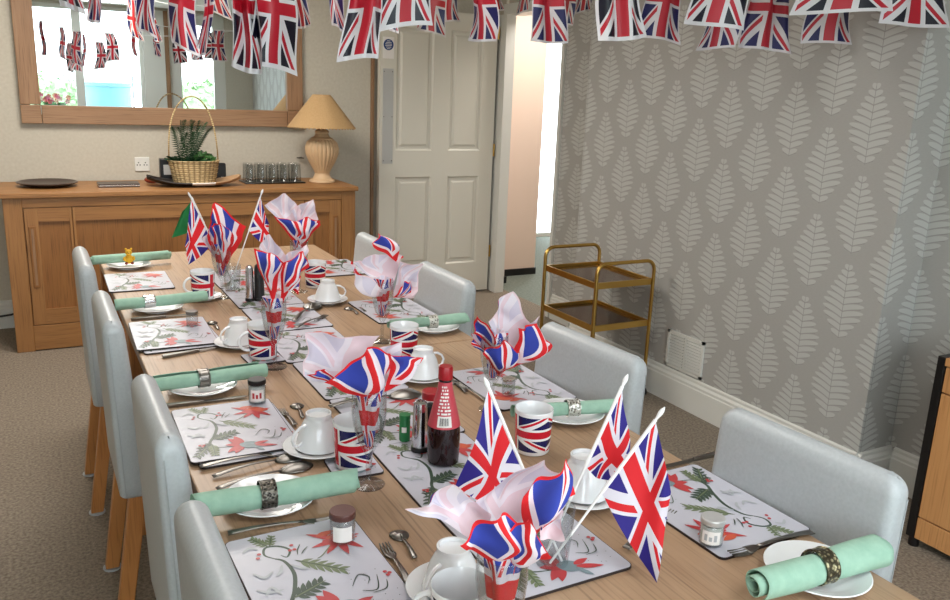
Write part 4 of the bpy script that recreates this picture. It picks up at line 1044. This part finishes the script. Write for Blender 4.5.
# table lamp
t=thing('table_lamp','table lamp with a ribbed beige urn base and tan cone shade','lamp',(1.685,5.24,SBZ))
MB().lathe([(0,0),(.082,0),(.085,.006),(.080,.018),(.062,.026),(.056,.036),(.050,.044),(.048,.060)],n=40).build('foot','terra',t)
MB().lathe([(.048,.060),(.058,.085),(.082,.130),(.102,.180),(.106,.220),(.096,.255),(.074,.275)],n=144,rfun=lambda a,z:.97+.06*abs(math.sin(12*a))*min(1,(z-.05)*20)).build('urn','terra',t,angle=60)
MB().lathe([(.074,.275),(.070,.283),(.050,.292),(.042,.310),(.046,.325),(.034,.335),(.014,.345),(.010,.54),(.018,.552),(0,.556)],n=36).build('neck','terra',t)
sh=MB().lathe([(.212,.352),(.182,.392),(.060,.545),(.054,.552),(.056,.554),(.062,.548),(.184,.394),(.215,.353),(.212,.352)],n=64,rfun=lambda a,z:1+(.012*math.cos(8*a))*(1 if z<.40 else .3)).build('lamp_shade','shade',t,angle=60)
mb=MB()
for k in range(56):
    a=2*PI*k/56; rr=.213*(1+.012*math.cos(8*a)); mb.ball((rr*math.cos(a),rr*math.sin(a),.350),.0055,6)
mb.build('shade_trim','tan' if False else 'shade',sh)
MB().tube([(0,.055,.05),(.02,.12,.01),(.06,.16,.004),(.07,.235,.004)],.003,6).build('lamp_cable','cream',t)
# wall switch / hook behind the glasses
tag(MB().tube([(0,0,0),(0,-.02,.004),(.012,-.03,.006),(.03,-.03,.0),(-.02,-.028,.004)],.004,8).build('cable_hook','steel',loc=(1.62,YW,1.01)),'little metal hook on the wall left of the lamp','hook')
# black cable on the skirting at far left
tag(MB().tube([(-1.0,5.50,.05),(-.6,5.505,.06),(-.35,5.50,.10),(-.22,5.50,.085),(-.16,5.50,.09),(-.11,5.525,.10)],.006,8).build('power_cable','device'),'black cable running along the skirting left of the sideboard','cable')
# ---------------------------------------------------------------- trolley
t=thing('drinks_trolley','gold three-tier drinks trolley with brown glass shelves standing by the wallpapered wall','trolley',(0,0,0))
x0,x1=2.365,2.715
def tframe(y,top):
    P_=[(x0,y,.055)]; rr=.05
    for k in range(7): a=PI-PI/2*k/6; P_.append((x0+rr+rr*math.cos(a),y,top-rr+rr*math.sin(a)))
    for k in range(7): a=PI/2-PI/2*k/6; P_.append((x1-rr+rr*math.cos(a),y,top-rr+rr*math.sin(a)))
    P_.append((x1,y,.055)); MB().tube(P_,.0095,12).build('end_frame','gold',t)
tframe(3.13,.715); tframe(3.585,.715)
for z in (.60,.385,.165):
    sh=MB().box(x0+.012,x1-.012,3.145,3.57,z,z+.006).build('shelf','bronze',t,smooth=False)
    mb=MB(); 
    for (a,b,c,d) in ((x0+.004,x1-.004,3.132,3.142),(x0+.004,x1-.004,3.573,3.583)): mb.box(a,b,c,d,z-.010,z+.022)
    for (a,b) in ((x0+.002,x0+.012),(x1-.012,x1-.002)): mb.box(a,b,3.142,3.573,z-.010,z+.022)
    mb.build('shelf_rim','gold',sh,smooth=False,bevel=.002)
for x in (x0,x1):
    for y in (3.13,3.585):
        c=MB().lathe([(0,-.009),(.022,-.009),(.025,-.005),(.025,.005),(.022,.009),(0,.009)],(x,y,.0255),20,axis='X'); c.box(x-.012,x+.012,y-.006,y+.006,.03,.058); c.build('castor','black',t,bevel=0)
# ---------------------------------------------------------------- vent
t=thing('wall_vent','white louvred air vent on the leaf wallpaper above the skirting','vent',(XC,2.94,.275))
mb=MB(); y0,y1,z0,z1=-.128,.128,-.094,.094
mb.box(-.010,0,y0,y0+.014,z0,z1); mb.box(-.010,0,y1-.014,y1,z0,z1); mb.box(-.010,0,y0,y1,z0,z0+.014); mb.box(-.010,0,y0,y1,z1-.014,z1); mb.box(-.008,0,-.006,.006,z0,z1)
mb.build('vent_frame','white',t,smooth=False); MB().box(-.0012,-.0004,y0+.01,y1-.01,z0+.01,z1-.01).build('vent_dark_backing','device',t,smooth=False)  # black backing sheet stands in for the shade behind the louvres
mb=MB()
for k in range(11):
    z=z0+.020+k*.0150
    for a,b in ((y0+.016,-.008),(.008,y1-.016)): mb.add([(-.001,a,z+.009),(-.001,b,z+.009),(-.010,b,z),(-.010,a,z),(-.001,a,z+.007),(-.001,b,z+.007),(-.010,b,z-.002),(-.010,a,z-.002)],[(0,1,2,3),(4,7,6,5),(3,2,6,7),(0,3,7,4),(1,5,6,2)],flat=True)
mb.build('louvre','white',t,smooth=False)
# ---------------------------------------------------------------- near right cabinet
t=thing('oak_cabinet','oak-fronted cabinet with a black frame at the right edge by the nearest chair','cabinet',(0,0,0))
cx0,cx1,cy0,cy1,cz=2.64,2.97,.15,1.585,.70
mb=MB(); mb.box(cx0-.004,cx1,cy1-.028,cy1,.035,cz); mb.box(cx0-.004,cx1,cy0,cy0+.028,.035,cz)
mb.box(cx0+.02,cx1,cy0+.028,cy1-.028,.035,cz-.03); mb.build('carcass','black',t,smooth=False,bevel=.002)
MB().box(cx0-.006,cx1,cy0,cy1-.0281,cz-.028,cz+.0).build('cabinet_top','cab',t,smooth=False,bevel=.002)
for k in range(2):
    a=cy0+.03+k*.69; MB().box(cx0,cx0+.018,a,a+.684,.12,.575).build('door','cab',t,smooth=False,bevel=.002)
    MB().box(cx0,cx0+.018,a,a+.684,.58,.668).build('drawer','cab',t,smooth=False,bevel=.002)
MB().box(cx0,cx0+.018,cy0+.03,cy1-.03,.036,.115).build('plinth','cab',t,smooth=False,bevel=.002)
for x in (cx0+.02,cx1-.03):
    for y in (cy0+.03,cy1-.02): MB().lathe([(0,0),(.018,0),(.018,.036),(0,.036)],(x,y,0),16).build('foot','black',t)
# ---------------------------------------------------------------- bunting
def bunting(row,y,zs,flags,label,mat,seed):
    """flags: (px left, px right, px bottom, height, swing)"""
    random.seed(seed); t=thing('bunting',label,'bunting',(0,0,0),0,'union flag bunting strung across the room')
    flags=sorted(flags,key=lambda f:f[0]); pts=[]
    Y_=lambda px: y if row!=1 or px<480 else y-(px-480)*.00150
    for (a,b,bot,h,sw) in flags:
        yy_=Y_((a+b)/2); pb=aty((a+b)/2,bot,yy_); pts.append((pb.x,yy_,pb.z+h))
    xs=[XL+.002]+[p[0] for p in pts]+[XC-.002 if row==1 else (XR-.002 if row==0 else 3.098)]
    line=[(XL+.002,y,pts[0][2]+.15)]+pts+[(xs[-1],2.1 if row==1 else y,pts[-1][2]+.06)]
    L_=[]
    for i in range(len(line)-1):
        p,q=Vector(line[i]),Vector(line[i+1]); n=8
        for k in range(n): f=k/n; v_=p.lerp(q,f); L_.append((v_.x,v_.y,v_.z-(.012*math.sin(PI*f) if 0<i<len(line)-2 else .05*math.sin(PI*f)*0)))
    L_.append(line[-1]); MB().tube(L_,.0025,6).build('string','stick',t)
    for (a,b,bot,h,sw),(cx,cy,ct) in zip(flags,pts):
        pa,pb=aty(a,bot,cy),aty(b,bot,cy); wb=(pb-pa).length*1.04
        ph=random.uniform(0,6.28); wt=wb*random.uniform(.55,.8); fold=random.uniform(.006,.016); kf=random.choice((1,1.5,2)); sh=random.uniform(-.035,.035); cw=random.uniform(.02,.05)*random.choice((-1,1))
        tw=R_(random.uniform(-16,10)-12); bd=random.uniform(-.014,.014)
        if b-a>44 or a<0: cw=.02
        def fn(u,v):
            q=1-v; w=(wb*q**.8+wt*(1-q**.8)); x=(u-.5)*w*1.02+sh*(1-q)*1.0+.010*math.sin(5*q+ph)
            yy=fold*math.sin(2*PI*kf*u+ph)*(1.3-.5*q)+sw*q**1.5*.5+cw*q*(u-.5)**2*4*math.sin(PI*q)
            z=ct-.004-h*q*(1+.0*u)+bd*(u-.5)*2*q+.006*math.sin(PI*u+ph)*q
            c,s_=math.cos(tw*q),math.sin(tw*q)
            return (cx+x*c-yy*s_,cy+x*s_+yy*c,z)
        MB().grid(fn,20,20).build('flag',mat,t,angle=80,merge=False)
bunting(0,1.9,1.75,[(228,256,68,.27,.02),(256,300,69,.26,.0),(341,380,59,.26,-.02),(387,436,27,.27,.03),(600,641,37,.26,0),(692,742,26,.27,.02),(810,878,12,.27,.02),(888,936,24,.27,0),(60,84,8,.27,.0)],
    'row of large union flags hanging nearest the viewer','bflagA',3)
bunting(1,2.75,1.9,[(170,197,48,.28,.0),(197,208,57,.28,.02),(141,160,34,.27,0),(468,494,40,.28,0),(531,563,41,.28,0),(643,681,40,.29,0),(700,729,48,.30,0),(748,786,50,.30,0),(812,846,43,.29,.01),(333,345,28,.27,0),(380,396,28,.27,.02),(85,98,20,.28,0)],
    'middle row of union flags hanging above the table','bflagM',5)
bunting(2,4.0,2.0,[(210,232,15,.29,0),(246,259,19,.29,0),(294,308,26,.30,0),(420,446,33,.30,.02),(441,461,22,.28,.0),(492,504,10,.28,0),(517,528,13,.28,0),(559,573,25,.28,0),(577,590,12,.28,0)],
    'far row of small union flags hanging before the sideboard and door','bflagB',8)
# ================================================================= LIGHT
w=bpy.data.worlds.new('daylight'); sc.world=w; w.use_nodes=True; nt=w.node_tree
bg=nt.nodes['Background']; bg.inputs[0].default_value=(.86,.93,1,1); bg.inputs[1].default_value=6.5
def portal(loc,rot,sx,sy):
    l=bpy.data.lights.new('window_portal','AREA'); l.shape='RECTANGLE'; l.size=sx; l.size_y=sy
    l.cycles.is_portal=True
    o=bpy.data.objects.new('window_portal',l); COL.objects.link(o); o.location=loc; o.rotation_euler=rot
portal((.7,YR-.14,1.2),(PI/2,0,0),3.95,2.4)
portal((5.15,7.49,1.15),(-PI/2,0,0),.9,2.3)
def lamp(loc,rot,sx,sy,e,c):  # added fill panels under the ceilings, no visible fittings, to brighten room and hall
    l=bpy.data.lights.new('fill_light','AREA'); l.shape='RECTANGLE'; l.size=sx; l.size_y=sy; l.energy=e; l.color=c
    o=bpy.data.objects.new('fill_light',l); COL.objects.link(o); o.location=loc; o.rotation_euler=rot
lamp((.5,4.2,2.38),(0,0,0),1.0,.8,42,(1,.94,.86))
lamp((.7,2.2,2.38),(0,0,0),1.0,.8,14,(1,.96,.92))
lamp((.9,-.3,2.38),(0,0,0),1.0,.8,20,(.96,.98,1))
lamp((3.7,5.1,2.38),(0,0,0),.5,.4,22,(1,.93,.86))
